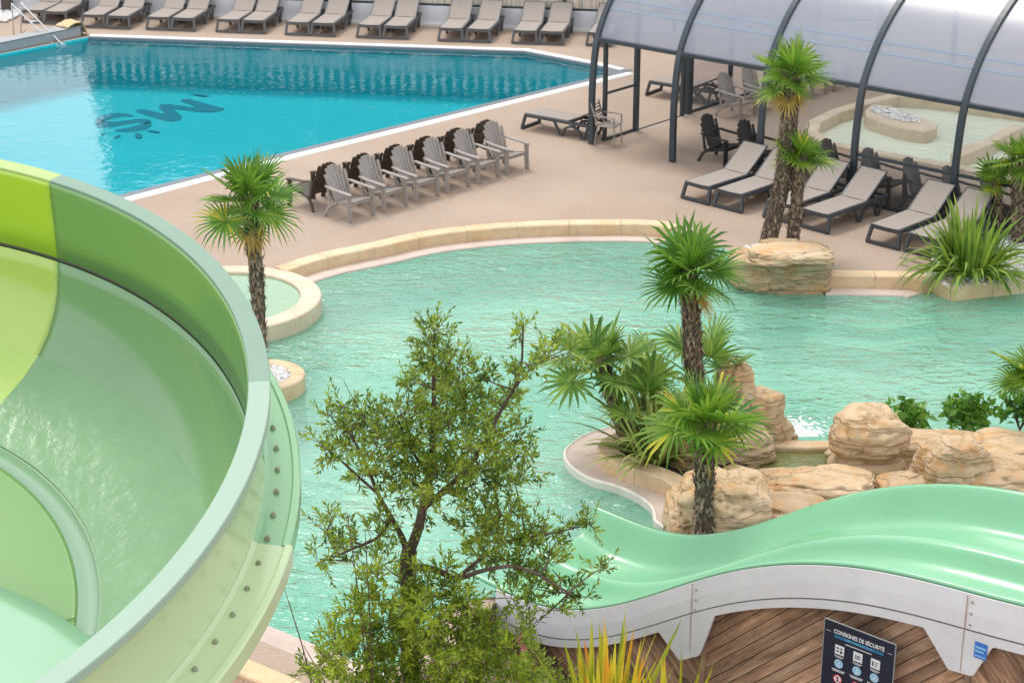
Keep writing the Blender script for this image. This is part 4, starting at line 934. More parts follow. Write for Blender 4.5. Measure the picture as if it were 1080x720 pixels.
def palm(base, top, r0, r1, nfr, L, seed, label, leaf='palm_leaf', dry=4, name='fan_palm', bend=(0, 0), plen=.35, elev=(-35, 85), scales=True, seg=26, width=.032, group=None):
    rnd = random.Random(seed); base, top = Vector(base), Vector(top); root = empty(name, base); tag(root, label, 'palm tree', group)
    b = Vector((0, 0, 0)); t = top - base; pts = []; rad = []
    n = 14
    for i in range(n + 1):
        s = i / n; p = b.lerp(t, s) + Vector((bend[0], bend[1], 0)) * sin(pi * s); pts.append(p); rad.append((r0 * (1 - s) + r1 * s) * (1 + .06 * rnd.uniform(-1, 1)))
    mb = MB(); mb.tube(pts, rad, 14); mb.build('trunk', M['palm_trunk'], root, smooth=True)
    if scales:
        sc = MB(); H = t.length
        for k in range(int(H * 260)):
            s = rnd.random() ** .75; i = min(int(s * n), n - 1); p = pts[i].lerp(pts[i + 1], s * n - i); a = rnd.uniform(0, 2 * pi); r = rad[i]
            o_ = Vector((cos(a), sin(a), 0)); q = p + o_ * r * .92; w = rnd.uniform(.014, .035); l = rnd.uniform(.06, .14) * (1 + .5 * (s > .85)); tg = Vector((-sin(a), cos(a), 0))
            e = (o_ * rnd.uniform(.25, .8) + Vector((0, 0, rnd.choice((1, 1, -1.0)))) ).normalized()
            sc.add([q - tg * w, q + tg * w, q + e * l + tg * w * .2, q + e * l - tg * w * .2], [(0, 1, 2, 3)])
        sc.build('leaf_bases', M['palm_scale'], root)
    mb = MB(); mp_ = MB(); md_ = MB()
    for k in range(nfr):
        az = k * 2.39996 + rnd.uniform(-.3, .3); s = (k + .5) / nfr; el = R(elev[1] + (elev[0] - elev[1]) * s ** .8)
        d = Vector((cos(az) * cos(el), sin(az) * cos(el), sin(el)))
        fan(mb, mp_, t + Vector((0, 0, -.06 * s)), d, L * rnd.uniform(.74, 1.15), seg + rnd.randint(-4, 4), rnd, plen * rnd.uniform(.7, 1.3) * (1.0 if s > .2 else .7), droop=(.2 + .6 * s) * rnd.uniform(.5, 1.6), width=width)
    mb.build('crown', M[leaf], root); mp_.build('leaf_stalks', M['petiole'], root)
    if dry:
        for k in range(dry):
            az = rnd.uniform(0, 2 * pi) if k else -.5; el = R(rnd.uniform(-82, -50)); d = Vector((cos(az) * cos(el), sin(az) * cos(el), sin(el)))
            fan(md_, md_, t + Vector((0, 0, -.08)), d, L * .62, 14, rnd, plen * .9, droop=.9, width=width * .7, spread=95)
        md_.build('dead_leaves', M['palm_dry'], root)
    return root
def upto(px, py, base): return at_depth(px, py, base.y)
b = gp(276.5, 389, .03); palm(b, upto(263, 211, b), .075, .13, 15, .58, 21, 'fan palm on the small round island beside the big slide', leaf='palm_tip', dry=3, bend=(.02, 0), plen=.38)
b = gp(736, 462, .05); palm(b, upto(726, 288, b), .14, .12, 14, .66, 22, 'tallest palm of the centre planter with a dark trunk over the lagoon', dry=1, plen=.30, elev=(-25, 85))
b = gp(660, 462, .05); palm(b, upto(633, 382, b), .10, .10, 13, .56, 23, 'leaning palm with loose blue green fans at the left of the planter', leaf='palm_blue', dry=0, plen=.40, elev=(-20, 75), seg=20, width=.024)
b = gp(672, 472, .03); palm(b, upto(678, 420, b), .05, .05, 8, .50, 26, 'short fan palm between the leaning palm and the tallest one', leaf='palm_blue', dry=0, plen=.42, elev=(0, 80), seg=18, width=.024, scales=False)
b = gp(728, 440, .03); palm(b, upto(732, 396, b), .05, .05, 11, .50, 27, 'low fan palm behind the tallest palm trunk, fans spread wide', leaf='palm_blue', dry=0, plen=.62, elev=(5, 65), seg=18, width=.024, scales=False)
b = gp(743, 575, -.05); palm(b, upto(743, 446, b), .12, .12, 11, .57, 24, 'front palm with bright yellow tipped fans just above the slide', leaf='palm_bright', dry=2, plen=.28, elev=(-18, 85))
b = gp(808, 262, 0); palm(b, upto(834, 80, b), .15, .15, 13, .58, 25, 'tall palm with a thick curved trunk in front of the enclosure', dry=4, leaf='palm_bright', plen=.32, bend=(.12, 0))
b = gp(835, 263, 0); palm(b, upto(845, 166, b), .12, .10, 10, .52, 28, 'shorter palm right beside the thick curved trunk', leaf='palm_bright', dry=0, plen=.22, elev=(-15, 85))
b = gp(1074, 254, .05); palm(b, upto(1074, 168, b), .13, .12, 11, .50, 29, 'palm at the right frame edge in the stone filled planter', leaf='palm_bright', dry=0, plen=.25, elev=(-20, 85))
b = gp(1054, 246, .05); palm(b, upto(1050, 192, b), .10, .08, 8, .42, 30, 'small palm left of the one at the right frame edge', leaf='palm_bright', dry=0, plen=.25, elev=(-10, 80), seg=20)
b = gp(1094, 470, 0); palm(b, upto(1092, 396, b), .12, .12, 12, .56, 31, 'palm whose fans reach in from the right edge over the lagoon', leaf='palm_bright', dry=1, plen=.25, elev=(-30, 85))

def strap_clump(name, base, n, L, w, seed, label, m, spread=.25, lean=(10, 70), arch=.5, cat='plant'):
    rnd = random.Random(seed); root = empty(name, base); tag(root, label, cat); mb = MB()
    for k in range(n):
        az = rnd.uniform(0, 2 * pi); el = R(90 - lean[0] - (lean[1] - lean[0]) * rnd.random() ** 1.2); r0 = rnd.random() * spread
        p = Vector((cos(az) * r0, sin(az) * r0, 0)); d = Vector((cos(az) * cos(el), sin(az) * cos(el), sin(el))); l = L * rnd.uniform(.6, 1.15); sd_ = d.cross(Vector((0, 0, 1))).normalized()
        sd_ = (sd_ * cos(.5) + d.cross(sd_) * sin(rnd.uniform(-.6, .6))).normalized()
        rows = []; q = p.copy(); dd = d.copy(); ww = w * rnd.uniform(.7, 1.2); ns = 7
        for i in range(ns + 1):
            s = i / ns; wi = ww * (min(1, .5 + s * 2) * (1 - s ** 2.5)) + .001; nn = sd_.cross(dd).normalized()
            rows.append([q - sd_ * wi / 2, q - nn * wi * .15, q + sd_ * wi / 2])
            q = q + dd * l / ns; dd = (dd - Vector((0, 0, 1)) * arch * s * (1.6 if d.z < .75 else .5) * .5).normalized()
        mb.grid(rows)
    mb.build('leaves', M[m], root)
    mb = MB(); mb.tube([(0, 0, 0), (0, 0, .12)], [spread * .7, spread * .3], 10); mb.build('stem_base', M['palm_scale'], root); return root
strap_clump('strap_leaf_clump', gp(1022, 286, .1), 210, 1.25, .085, 41, 'dense clump of arching green strap leaves in the right planter', 'strap', spread=.42, lean=(4, 80), arch=1.0)
strap_clump('flax_clump', gp(694, 482, .05), 170, 1.25, .065, 42, 'olive striped flax clump spilling over the centre planter kerb', 'strap_olive', spread=.30, lean=(5, 80), arch=.45)
strap_clump('flax_clump', at_depth(640, 790, 16.6), 62, 1.30, .085, 43, 'golden and green upright flax in front of the timber wall', 'strap_gold', spread=.35, lean=(0, 38), arch=.10)
strap_clump('flax_clump', at_depth(702, 785, 16.4), 26, .95, .075, 45, 'smaller golden flax tuft right of the big golden one', 'strap_gold', spread=.25, lean=(0, 40), arch=.12)

def leaf_quads(mb, c, n, r, lsize, rnd, up=.3, narrow=.42):
    for _ in range(n):
        while True:
            p = Vector((rnd.uniform(-1, 1), rnd.uniform(-1, 1), rnd.uniform(-1, 1)))
            if p.length < 1: break
        p = c + p * r; a = Vector((rnd.gauss(0, 1), rnd.gauss(0, 1), rnd.gauss(up, .8))).normalized(); b_ = a.cross(Vector((rnd.gauss(0, 1), rnd.gauss(0, 1), rnd.gauss(0, 1)))).normalized()
        l = lsize * rnd.uniform(.7, 1.3); w = l * narrow; n_ = a.cross(b_)
        mb.add([p, p + a * l * .45 + b_ * w / 2 + n_ * w * .15, p + a * l, p + a * l * .45 - b_ * w / 2 + n_ * w * .15], [(0, 1, 2, 3)])

def leafy_shoots(mb, tw, c, r, n, lsize, rnd, shoot=.30, per=16):
    """short twigs carrying rows of leaves, spread through a clump"""
    for _ in range(n):
        while True:
            p = Vector((rnd.uniform(-1, 1), rnd.uniform(-1, 1), rnd.uniform(-1, 1)))
            if p.length < 1: break
        d = (p * .9 + Vector((rnd.gauss(0, .5), rnd.gauss(0, .5), rnd.gauss(.35, .5)))).normalized(); p = c + p * r * .9; l = shoot * rnd.uniform(.6, 1.2)
        tw.tube([p - d * .05, p + d * l * .5 + Vector((0, 0, -.01)), p + d * l], [.004, .003, .0015], 3, cap=False)
        s1 = d.cross(Vector((rnd.gauss(0, 1), rnd.gauss(0, 1), rnd.gauss(0, 1)))).normalized(); s2 = d.cross(s1)
        for k in range(per):
            t = (k + .5) / per; a = k * 2.4; o_ = (s1 * cos(a) + s2 * sin(a)); e = (o_ + d * (.5 + .9 * t)).normalized(); q = p + d * l * t; b_ = e.cross(d).normalized(); n_ = e.cross(b_)
            L_ = lsize * rnd.uniform(.7, 1.2) * (1.05 - .35 * t); w = L_ * .36
            mb.add([q, q + e * L_ * .5 + b_ * w / 2 - n_ * w * .15, q + e * L_, q + e * L_ * .5 - b_ * w / 2 - n_ * w * .15], [(0, 1, 2, 3)])

# the evergreen tree in front
TY = 16.4
rnd = random.Random(77)
tb = at_depth(432, 790, TY); troot = empty('evergreen_tree', (tb.x, tb.y, 0)); tag(troot, 'slender evergreen tree with a forked dark trunk in front of the lagoon', 'tree')
off = Vector((tb.x, tb.y, 0))
def tp(px, py, dy=0): return at_depth(px, py, TY + dy) - off
clumps = [(458, 352, 15), (456, 378, 20), (476, 392, 18), (504, 396, 15), (440, 404, 18), (470, 418, 28), (500, 428, 26), (528, 420, 16), (545, 402, 9), (553, 380, 9), (570, 372, 10), (585, 366, 8), (598, 372, 7), (548, 350, 6),
    (346, 435, 8), (362, 428, 8), (366, 448, 14), (386, 440, 14), (336, 468, 8), (352, 478, 11), (378, 466, 16), (398, 470, 18), (420, 456, 24), (402, 496, 16), (378, 500, 11), (392, 440, 9), (432, 430, 16),
    (440, 470, 26), (476, 466, 30), (512, 468, 28), (542, 458, 14), (430, 508, 22), (466, 510, 30), (506, 508, 30), (542, 504, 18), (556, 480, 10),
    (345, 556, 9), (338, 590, 9), (356, 578, 11), (376, 566, 13), (398, 566, 13), (400, 590, 11), (375, 592, 9), (350, 545, 7),
    (500, 556, 20), (532, 548, 24), (528, 580, 22), (562, 556, 16), (506, 590, 15), (555, 588, 22), (582, 600, 15), (580, 570, 11), (598, 622, 10), (562, 620, 15), (614, 628, 7), (602, 556, 7), (622, 552, 5), (632, 600, 4), (540, 630, 12), (590, 640, 8), (448, 545, 9), (400, 545, 8), (560, 660, 10)]
lm = MB(); tw = MB()
for (x, y, r) in clumps:
    dy = rnd.uniform(-.45, .45) * (.4 + r / 30); rr = r / 112.0
    leafy_shoots(lm, tw, tp(x, y, dy), rr, max(6, int(8.2 * (r / 10) ** 1.72)), .088, rnd, shoot=.21, per=12)
skel = []
def limb(mb, pts, r0, r1):
    P = smooth([Vector(p) for p in pts], 2); skel.extend(P); n = len(P); mb.tube(P, [r0 + (r1 - r0) * i / (n - 1) for i in range(n)], 8)
tk = MB()
limb(tk, [tp(434, 800) * Vector((1, 1, 0)).length if False else Vector((0, 0, -.05)), tp(434, 720), tp(430, 660), tp(433, 630), tp(428, 600), tp(432, 580)], .095, .075)
limb(tk, [tp(431, 584), tp(442, 556), tp(447, 530), tp(455, 490), tp(458, 440), tp(457, 395), tp(458, 345)], .058, .008)
limb(tk, [tp(430, 584), tp(424, 565, .1), tp(412, 545, .1), tp(398, 520, .2), tp(385, 485, .1), tp(368, 455, 0)], .04, .008)
limb(tk, [tp(412, 545, .1), tp(402, 566, 0), tp(380, 575, -.1), tp(345, 590, -.1)], .022, .008)
limb(tk, [tp(398, 520, .2), tp(372, 497, .2), tp(352, 478, .2), tp(336, 466, .2)], .018, .006)
limb(tk, [tp(436, 598), tp(448, 598, -.1), tp(465, 602, -.2), tp(480, 612, -.2), tp(510, 600, -.3), tp(550, 595, -.3), tp(600, 625, -.3)], .045, .01)
limb(tk, [tp(447, 535), tp(475, 512, -.1), tp(505, 480, -.1), tp(528, 432, 0), tp(550, 398, 0), tp(552, 340, 0)], .035, .006)
limb(tk, [tp(528, 432, 0), tp(560, 385), tp(597, 368)], .012, .004)
limb(tk, [tp(480, 610, -.2), tp(530, 570, .1), tp(570, 565, .1), tp(625, 552, .1)], .018, .004)
limb(tk, [tp(452, 500), tp(430, 470, .2), tp(420, 440, .2), tp(400, 435, .2)], .02, .006)
limb(tk, [tp(385, 440, .1), tp(372, 420, .1), tp(362, 400, .1)], .006, .002)
sk0 = [p for p in skel if p.z > 1.9]
for (x, y, r) in clumps:
    q = tp(x, y, rnd.uniform(-.2, .2)); m0 = min(sk0, key=lambda p: (p - q).length + max(0, p.z - q.z + .08) * 3)
    if (m0 - q).length > .08: limb(tk, [m0, m0.lerp(q, .5) + Vector((rnd.uniform(-.05, .05), 0, rnd.uniform(-.06, .02))), q], .011, .003)
tk.build('trunk', M['bark'], troot, smooth=True); lm.build('crown', M['tree_leaf'], troot); tw.build('twigs', M['bark_light'], troot)

# bush at its foot
BY = 15.8; bb = at_depth(445, 800, BY); broot = empty('round_bush', (bb.x, bb.y, 0)); tag(broot, 'dense yellow green bush round the foot of the evergreen tree', 'bush'); off = Vector((bb.x, bb.y, 0))
lm = MB(); tw = MB(); rnd = random.Random(78)
def bp_(px, py, dy=0): return at_depth(px, py, BY + dy) - off
for (x, y, r) in [(395, 622, 12), (430, 625, 14), (462, 622, 16), (488, 634, 14), (375, 645, 14), (410, 645, 20), (448, 648, 24), (485, 655, 22), (512, 660, 16), (360, 672, 16), (392, 675, 24), (432, 682, 28), (474, 686, 28), (510, 688, 22), (538, 684, 14), (345, 698, 14), (330, 712, 12), (370, 708, 24), (410, 715, 30), (455, 722, 30), (500, 722, 30), (540, 716, 20), (558, 728, 12), (400, 760, 40), (470, 770, 44), (530, 760, 30), (350, 750, 26), (440, 605, 7), (470, 600, 6), (400, 604, 6)]:
    leafy_shoots(lm, tw, bp_(x, y, rnd.uniform(-.35, .35)), r / 112, max(6, int(9.5 * (r / 10) ** 1.8)), .092, rnd, shoot=.20, per=12)
tk = MB()
for (x, y, xb) in ((375, 610, 400), (385, 560, 395), (345, 645, 380), (470, 600, 450), (366, 540, 392), (510, 640, 480), (320, 680, 370), (300, 620, 340)):
    limb(tk, [bp_(xb, 800), bp_(xb + (x - xb) * .3, (800 + y) / 2), bp_(x, y)], .012, .003)
tk.build('stems', M['bark_light'], broot); lm.build('foliage', M['bush_leaf'], broot); tw.build('twigs', M['bark_light'], broot)
# low planting with pink flowers at the wall foot
pr_ = at_depth(572, 760, 17.2); proot = empty('flowering_shrub', (pr_.x, pr_.y, 0)); tag(proot, 'low light green shrub with a few pink flowers below the slide', 'shrub'); off = Vector((pr_.x, pr_.y, 0))
lm = MB(); tw = MB(); fl = MB()
for (x, y, r) in [(548, 668, 10), (560, 690, 14), (572, 710, 18), (590, 725, 18), (555, 715, 16), (620, 735, 18), (560, 745, 24), (600, 760, 26), (640, 760, 20)]:
    leafy_shoots(lm, tw, at_depth(x, y, 17.3 + rnd.uniform(-.3, .3)) - off, r / 105, int(12 * (r / 10) ** 1.7), .07, rnd, shoot=.15, per=9)
for (x, y) in ((549, 677), (552, 683), (562, 717), (566, 719), (548, 672)):
    c = at_depth(x, y, 17.0) - off
    for k in range(6): a = k * pi / 3; fl.add([c, c + Vector((cos(a) * .03 + .01, -.01, sin(a) * .03)), c + Vector((cos(a + .5) * .045, -.02, sin(a + .5) * .045)), c + Vector((cos(a + 1) * .03, -.01, sin(a + 1) * .03))], [(0, 1, 2, 3)])
lm.build('foliage', M['bush_leaf'], proot); tw.build('twigs', M['bark_light'], proot); fl.build('flowers', M['flower'], proot)
# broad-leaved shrubs behind the rocks
for (px, py, w, n, l) in ((958, 462, .22, 120, 'bright broad leaved shrub right of the mushroom rock'), (1020, 456, .26, 120, 'broad leaved shrub behind the long low rock'), (1076, 450, .16, 60, 'small leafy shrub at the right edge above the boulders')):
    b = gp(px, py, 0); root = empty('leafy_shrub', b); tag(root, l, 'shrub'); lm = MB(); rnd = random.Random(px)
    leaf_quads(lm, Vector((0, 0, .30)), n * 2, w * 1.15, .15, rnd, up=.1, narrow=.6)
    for k in range(4): leaf_quads(lm, Vector((rnd.uniform(-.3, .3), rnd.uniform(-.1, .1), rnd.uniform(.2, .5))), 22, .13, .13, rnd, narrow=.6)
    lm.build('foliage', M['fig_leaf'], root); tk = MB()
    for k in range(6): tk.tube([(0, 0, -.05), (rnd.uniform(-.1, .1), 0, .15), (rnd.uniform(-.25, .25), rnd.uniform(-.1, .1), .42)], [.012, .01, .004], 5)
    tk.build('stems', M['bark_light'], root)

# ------------------------------------------------------------------ twin lane slide, skirt, timber wall, sign
ZT = np.array([-2.05, -1.6, -1.2, -.8, -.3, .2, .7, 1.2, 1.7, 2.2, 2.7, 3.2, 3.7, 4.2, 4.7, 5.2, 6, 7, 8.5, 10]); ZZ = np.array([.20, .17, .17, .21, .37, .62, .94, 1.28, 1.58, 1.82, 2.0, 2.13, 2.21, 2.26, 2.30, 2.36, 2.50, 2.75, 3.3, 4.0])
def zt(t):
    # smoothed heights
    return float(np.mean([np.interp(t + d, ZT, ZZ) for d in (-.2, -.1, 0, .1, .2)]))
tsl = empty('twin_lane_slide', P0, angV); tag(tsl, 'mint green two lane wave slide ending in the lagoon', 'water slide')
lane = [(0.0, -.02), (0.0, .0), (.035, .004), (.06, -.01), (.10, -.06), (.17, -.17), (.25, -.28), (.33, -.35), (.44, -.385), (.66, -.39), (.86, -.38), (.97, -.34), (1.05, -.275), (1.11, -.205), (1.155, -.172), (1.2, -.165)]
W = 2.4
crs = lane + [(W - a, b) for a, b in lane[-2::-1]]
crs = crs[:2] + [(p.x, p.y) for p in smooth([Vector((a, b, 0)) for a, b in crs[2:-2]], 2)] + crs[-2:]
ts = np.arange(-2.05, 9.9, .05)
def surf(mb, cross, ts_, flip=False):
    rows = []
    for t in ts_:
        fl_ = max(0, (-1.55 - t) / .5)      # mouth opens out
        rows.append([(t + (.18 * (1 - abs((a - W / 2) / (W / 2))) * 0), a, zt(t) + b * (1 - .25 * fl_)) for a, b in cross])
    if flip: rows = [r[::-1] for r in rows]
    mb.grid(rows)
mb = MB(); surf(mb, crs, ts); so = mb.build('trough', M['slide_green'], tsl, smooth=True); md = so.modifiers.new('thick', 'SOLIDIFY'); md.thickness = .018; md.offset = -1
for tj in (1.2, 4.36):
    mb = MB(); mb.grid([[(tj - .004, a, zt(tj - .004) + b + .0025) for a, b in crs], [(tj + .004, a, zt(tj + .004) + b + .0025) for a, b in crs]]); mb.build('trough_joint', M['lip'], tsl)
# skirt on both long sides
for side, y0, nm in ((-1, -.03, 'near'), (1, W + .03, 'far')):
    T2 = np.arange(-1.62, 9.8, .1)
    mb = MB()
    rows = [[(t, y0, zt(t) - .012), (t, y0 + side * .012, zt(t) - .012), (t, y0 + side * .03, zt(t) - .20), (t, y0 + side * .035, zt(t) - .375), (t, y0, zt(t) - .375)] for t in T2]
    mb.grid(rows); mb.build('skirt_panel', M['slide_white'], tsl, fixn=True)
    mb = MB()
    def tab(t):
        for c, lo in ((1.2, .93), (4.36, .86), (7.5, .9)):
            d = abs(t - c)
            if d < .13: return lo
            if d < .42 and t < c: return lo - (lo - .49) * (d - .13) / .29
            if d < .30 and t >= c: return lo - (lo - .49) * (d - .13) / .17
        return .485
    T3 = np.arange(-1.62, 9.8, .03)
    rows = [[(t, y0 + side * .028, zt(t) - .378), (t, y0 + side * .042, zt(t) - .386), (t, y0 + side * .042, zt(t) - tab(t)), (t, y0 + side * .01, zt(t) - tab(t))] for t in T3]
    mb.grid(rows); mb.build('skirt_lip', M['slide_white'], tsl, fixn=True)
    if side < 0:
        mb = MB(); mb.grid([[(t, y0 + side * .036, zt(t) - .372), (t, y0 + side * .044, zt(t) - .384)] for t in T2]); mb.build('skirt_seam', M['seam'], tsl)
        for tj in (1.2, 4.36):
            mb = MB(); mb.grid([[(tj - .006, y0 - .040, zt(tj) - .02), (tj + .006, y0 - .040, zt(tj) - .02)], [(tj - .006, y0 - .044, zt(tj) - .37), (tj + .006, y0 - .044, zt(tj) - .37)], [(tj - .006 , y0 - .0455, zt(tj) - .39), (tj + .006, y0 - .0455, zt(tj) - .39)], [(tj - .004, y0 - .0455, zt(tj) - .84), (tj + .004, y0 - .0455, zt(tj) - .84)]]); mb.build('skirt_joint', M['rust_seam'], tsl)
            for zz in (-.08, -.2, -.32):
                mb = MB(); mb.tube([(tj + .05, y0 - .03, zt(tj) + zz), (tj + .05, y0 - .044, zt(tj) + zz)], .010, 8); mb.build('bolt', M['bolt'], tsl)
# small blue sticker on the skirt tab
dc = MB(); tj = 4.55; dc.box((tj, -.078, zt(tj) - .56), (.13, .004, .17)); do = dc.build('sticker', M['decal'], tsl)
dc = MB(); dc.box((tj, -.0815, zt(tj) - .53), (.11, .003, .02)); dc.box((tj - .01, -.0815, zt(tj) - .57), (.09, .003, .018)); dc.box((tj, -.0815, zt(tj) - .62), (.11, .003, .012)); dc.build('sticker_print', M['ink_sky'], do)

pool_shell('sunken_bed', TRENCH, -.004, -.85, M['mulch'])
mb = MB(); mb.prism([P0 - V * 1.2 - U * 1.0, P0 + V * 9 - U * 1.0, P0 + V * 9 - U * 4, P0 - V * 1.2 - U * 4], -.1, .03); tag(mb.build('planting_bed', M['mulch']), kind='structure')
# timber wall
tw_ = empty('timber_wall', P0 + U * .06, angV); tag(tw_, 'stained diagonal plank wall under the twin lane slide', 'wall')
rnd = random.Random(8)
def clip_poly(poly, f):
    out = []
    for i in range(len(poly)):
        a, b = poly[i], poly[(i + 1) % len(poly)]; fa, fb = f(a), f(b)
        if fa >= 0: out.append(a)
        if (fa >= 0) != (fb >= 0): t = fa / (fa - fb); out.append((a[0] + (b[0] - a[0]) * t, a[1] + (b[1] - a[1]) * t))
    return out
def topz(t): return zt(t) - .40
for (t0_, t1_, dirn) in ((-1.58, 1.27, -1), (1.33, 4.36, 1), (4.42, 7.6, -1)):
    mb = MB(); pw = .125; c, s = cos(R(43)), sin(R(43)) * dirn
    for k in range(-60, 80):
        o0 = k * pw; o1 = o0 + pw - .008
        # board between two parallel lines: -s*t + c*z in (o0, o1)
        segs = 26
        poly = [(t0_, -.85), (t1_, -.85)] + [(t1_ + (t0_ - t1_) * i / segs, topz(t1_ + (t0_ - t1_) * i / segs)) for i in range(segs + 1)]
        poly = clip_poly(poly, lambda p: (-s * p[0] + c * p[1]) - o0)
        if len(poly) < 3: continue
        poly = clip_poly(poly, lambda p: o1 - (-s * p[0] + c * p[1]))
        if len(poly) < 3: continue
        y = rnd.uniform(-.004, .004); n = len(poly)
        mb.add([(p[0], y - .012, p[1]) for p in poly] + [(p[0], y + .012, p[1]) for p in poly], [tuple(range(n)), tuple(range(2 * n - 1, n - 1, -1))] + [(i, n + i, n + (i + 1) % n, (i + 1) % n) for i in range(n)])
    mb.build('planking', M['plank_up' if dirn > 0 else 'plank_down'], tw_, fixn=True)
for t in (-1.6, 1.30, 4.39, 7.63):
    mb = MB(); mb.box((t, -.005, (topz(t) - .05 - .85) / 2), (.055, .05, topz(t) - .05 + .85)); mb.build('batten', M['dark_wood'], tw_, bevel=.004)
mb = MB(); mb.grid([[(t, .035, -.85), (t, .035, topz(t) - .01)] for t in np.arange(-1.58, 7.7, .2)]); mb.build('backing', M['soil'], tw_)

# safety sign
sg = empty('safety_sign', P0 + V * 2.92 - U * .20, angV); tag(sg, 'navy safety notice board with white pictograms in front of the timber wall', 'sign')
SW, SH, SZ = .80, 1.18, 1.53
mb = MB(); mb.box((SW / 2, 0, SZ - SH / 2), (SW, .012, SH)); mb.build('board', M['sign'], sg)
mb = MB()
for a, b in (((0, 0, SZ), (SW, 0, SZ)), ((0, 0, SZ - SH), (SW, 0, SZ - SH)), ((0, 0, SZ), (0, 0, SZ - SH)), ((SW, 0, SZ), (SW, 0, SZ - SH))): mb.bar(a, b, .016, .010, up=(0, 1, 0))
mb.build('edge_strip', M['sign_edge'], sg)
for x in (.12, SW - .12):
    mb = MB(); mb.box((x, .03, (SZ - .1) / 2), (.05, .04, SZ - .1)); mb.box((x, .03, -.42), (.05, .04, .86)); mb.build('post', M['dark_metal'], sg)
def text(body, size, x, z, m, parent, name='lettering', y=-.0095, align='CENTER', bold=0.0, xs=1.0):
    cu = bpy.data.curves.new(name, 'FONT'); cu.body = body; cu.size = size; cu.align_x = align; cu.extrude = .0006; cu.offset = bold
    t_ = bpy.data.objects.new(name, cu); COL.objects.link(t_); dg = bpy.context.evaluated_depsgraph_get(); me = bpy.data.meshes.new_from_object(t_.evaluated_get(dg)); COL.objects.unlink(t_); bpy.data.objects.remove(t_)
    me.materials.clear(); me.materials.append(m)
    o = bpy.data.objects.new(name, me); COL.objects.link(o); o.parent = parent; o.location = (x, y, z); o.rotation_euler = (R(90), 0, 0); o.scale = (xs, 1, 1); return o
def disc_mb(mb, x, z, r, y, r_in=0, n=28):
    if r_in: mb.grid([[(x + r * cos(2 * pi * i / n), y, z + r * sin(2 * pi * i / n)), (x + r_in * cos(2 * pi * i / n), y, z + r_in * sin(2 * pi * i / n))] for i in range(n + 1)])
    else: mb.add([(x + r * cos(2 * pi * i / n), y, z + r * sin(2 * pi * i / n)) for i in range(n)], [tuple(range(n))])
text('CONSIGNES DE SÉCURITÉ', .062, .40, SZ - .115, M['ink_white'], sg, bold=.0015, xs=.80)
mb = MB(); mb.box((.40, -.0075, SZ - .150), (.56, .002, .032)); mb.build('subtitle_band', M['ink_blue'], sg)
text('SAFETY INSTRUCTIONS', .030, .40, SZ - .161, M['ink_sky'], sg, y=-.0105)
text('Pentagliss', .028, .40, SZ - .205, M['ink_white'], sg) if False else None
mb = MB(); mb.box((.40, -.0075, SZ - .200), (.30, .002, .008)); mb.box((.05, -.0075, SZ - .115), (.05, .002, .003)); mb.box((.75, -.0075, SZ - .115), (.05, .002, .003)); mb.build('fine_print', M['ink_white'], sg)
for i, x in enumerate((.19, .40, .60)):
    mb = MB(); mb.box((x, -.0075, SZ - .29), (.105, .003, .105)); pi_ = mb.build('pictogram', M['ink_white'], sg, bevel=.004)
    mb = MB()
    for (dx, dz, w, h) in (((-.02, .02, .03, .014), (.022, .02, .022, .014), (-.02, -.015, .03, .012), (.02, -.018, .022, .03)), ((0, .015, .05, .006), (0, -.02, .05, .006), (-.025, 0, .006, .04), (.025, 0, .006, .04), (0, 0, .02, .014)), ((-.028, 0, .014, .05), (.01, .02, .035, .006), (.01, 0, .035, .006), (.01, -.022, .035, .006)))[i]:
        mb.box((x + dx, -.0100, SZ - .29 + dz), (w, .002, h))
    mb.build('pictogram_mark', M['sign'], pi_)
    mb = MB()
    for k in range(2): mb.box((x, -.0075, SZ - .362 - k * .014), (.11 - .03 * k, .002, .006))
    for k in range(2): mb.box((x, -.0075, SZ - .520 - k * .016), (.15 - .02 * k, .002, .008))
    mb.build('fine_print', M['ink_white'], sg)
    mb = MB(); disc_mb(mb, x, SZ - .445, .050, -.0085); pc = mb.build('round_pictogram', M['ink_sky'], sg)
    mb = MB(); disc_mb(mb, x, SZ - .445, .043, -.0095, .038); disc_mb(mb, x + .006, SZ - .432, .010, -.0098); mb.box((x - .006, -.0100, SZ - .455), (.012, .002, .032), Matrix.Rotation(.5 * (i - 1), 3, 'Y')); mb.box((x + .008, -.0102, SZ - .462), (.034, .002, .010), Matrix.Rotation(.4 + .3 * i, 3, 'Y')); mb.build('pictogram_mark', M['ink_white'], pc)
    mb = MB(); disc_mb(mb, x, SZ - .620, .050, -.0085); pc = mb.build('round_pictogram', M['ink_white'], sg)
    mb = MB(); disc_mb(mb, x, SZ - .620, .051, -.0095, .041); mb.box((x, -.0100, SZ - .620), (.088, .002, .008), Matrix.Rotation(R(45), 3, 'Y')); mb.build('prohibition_ring', M['ink_red'], pc)
    mb = MB(); disc_mb(mb, x, SZ - .604, .010, -.0092); mb.box((x, -.0092, SZ - .632), (.018, .002, .034)); mb.build('pictogram_mark', M['sign'], pc)

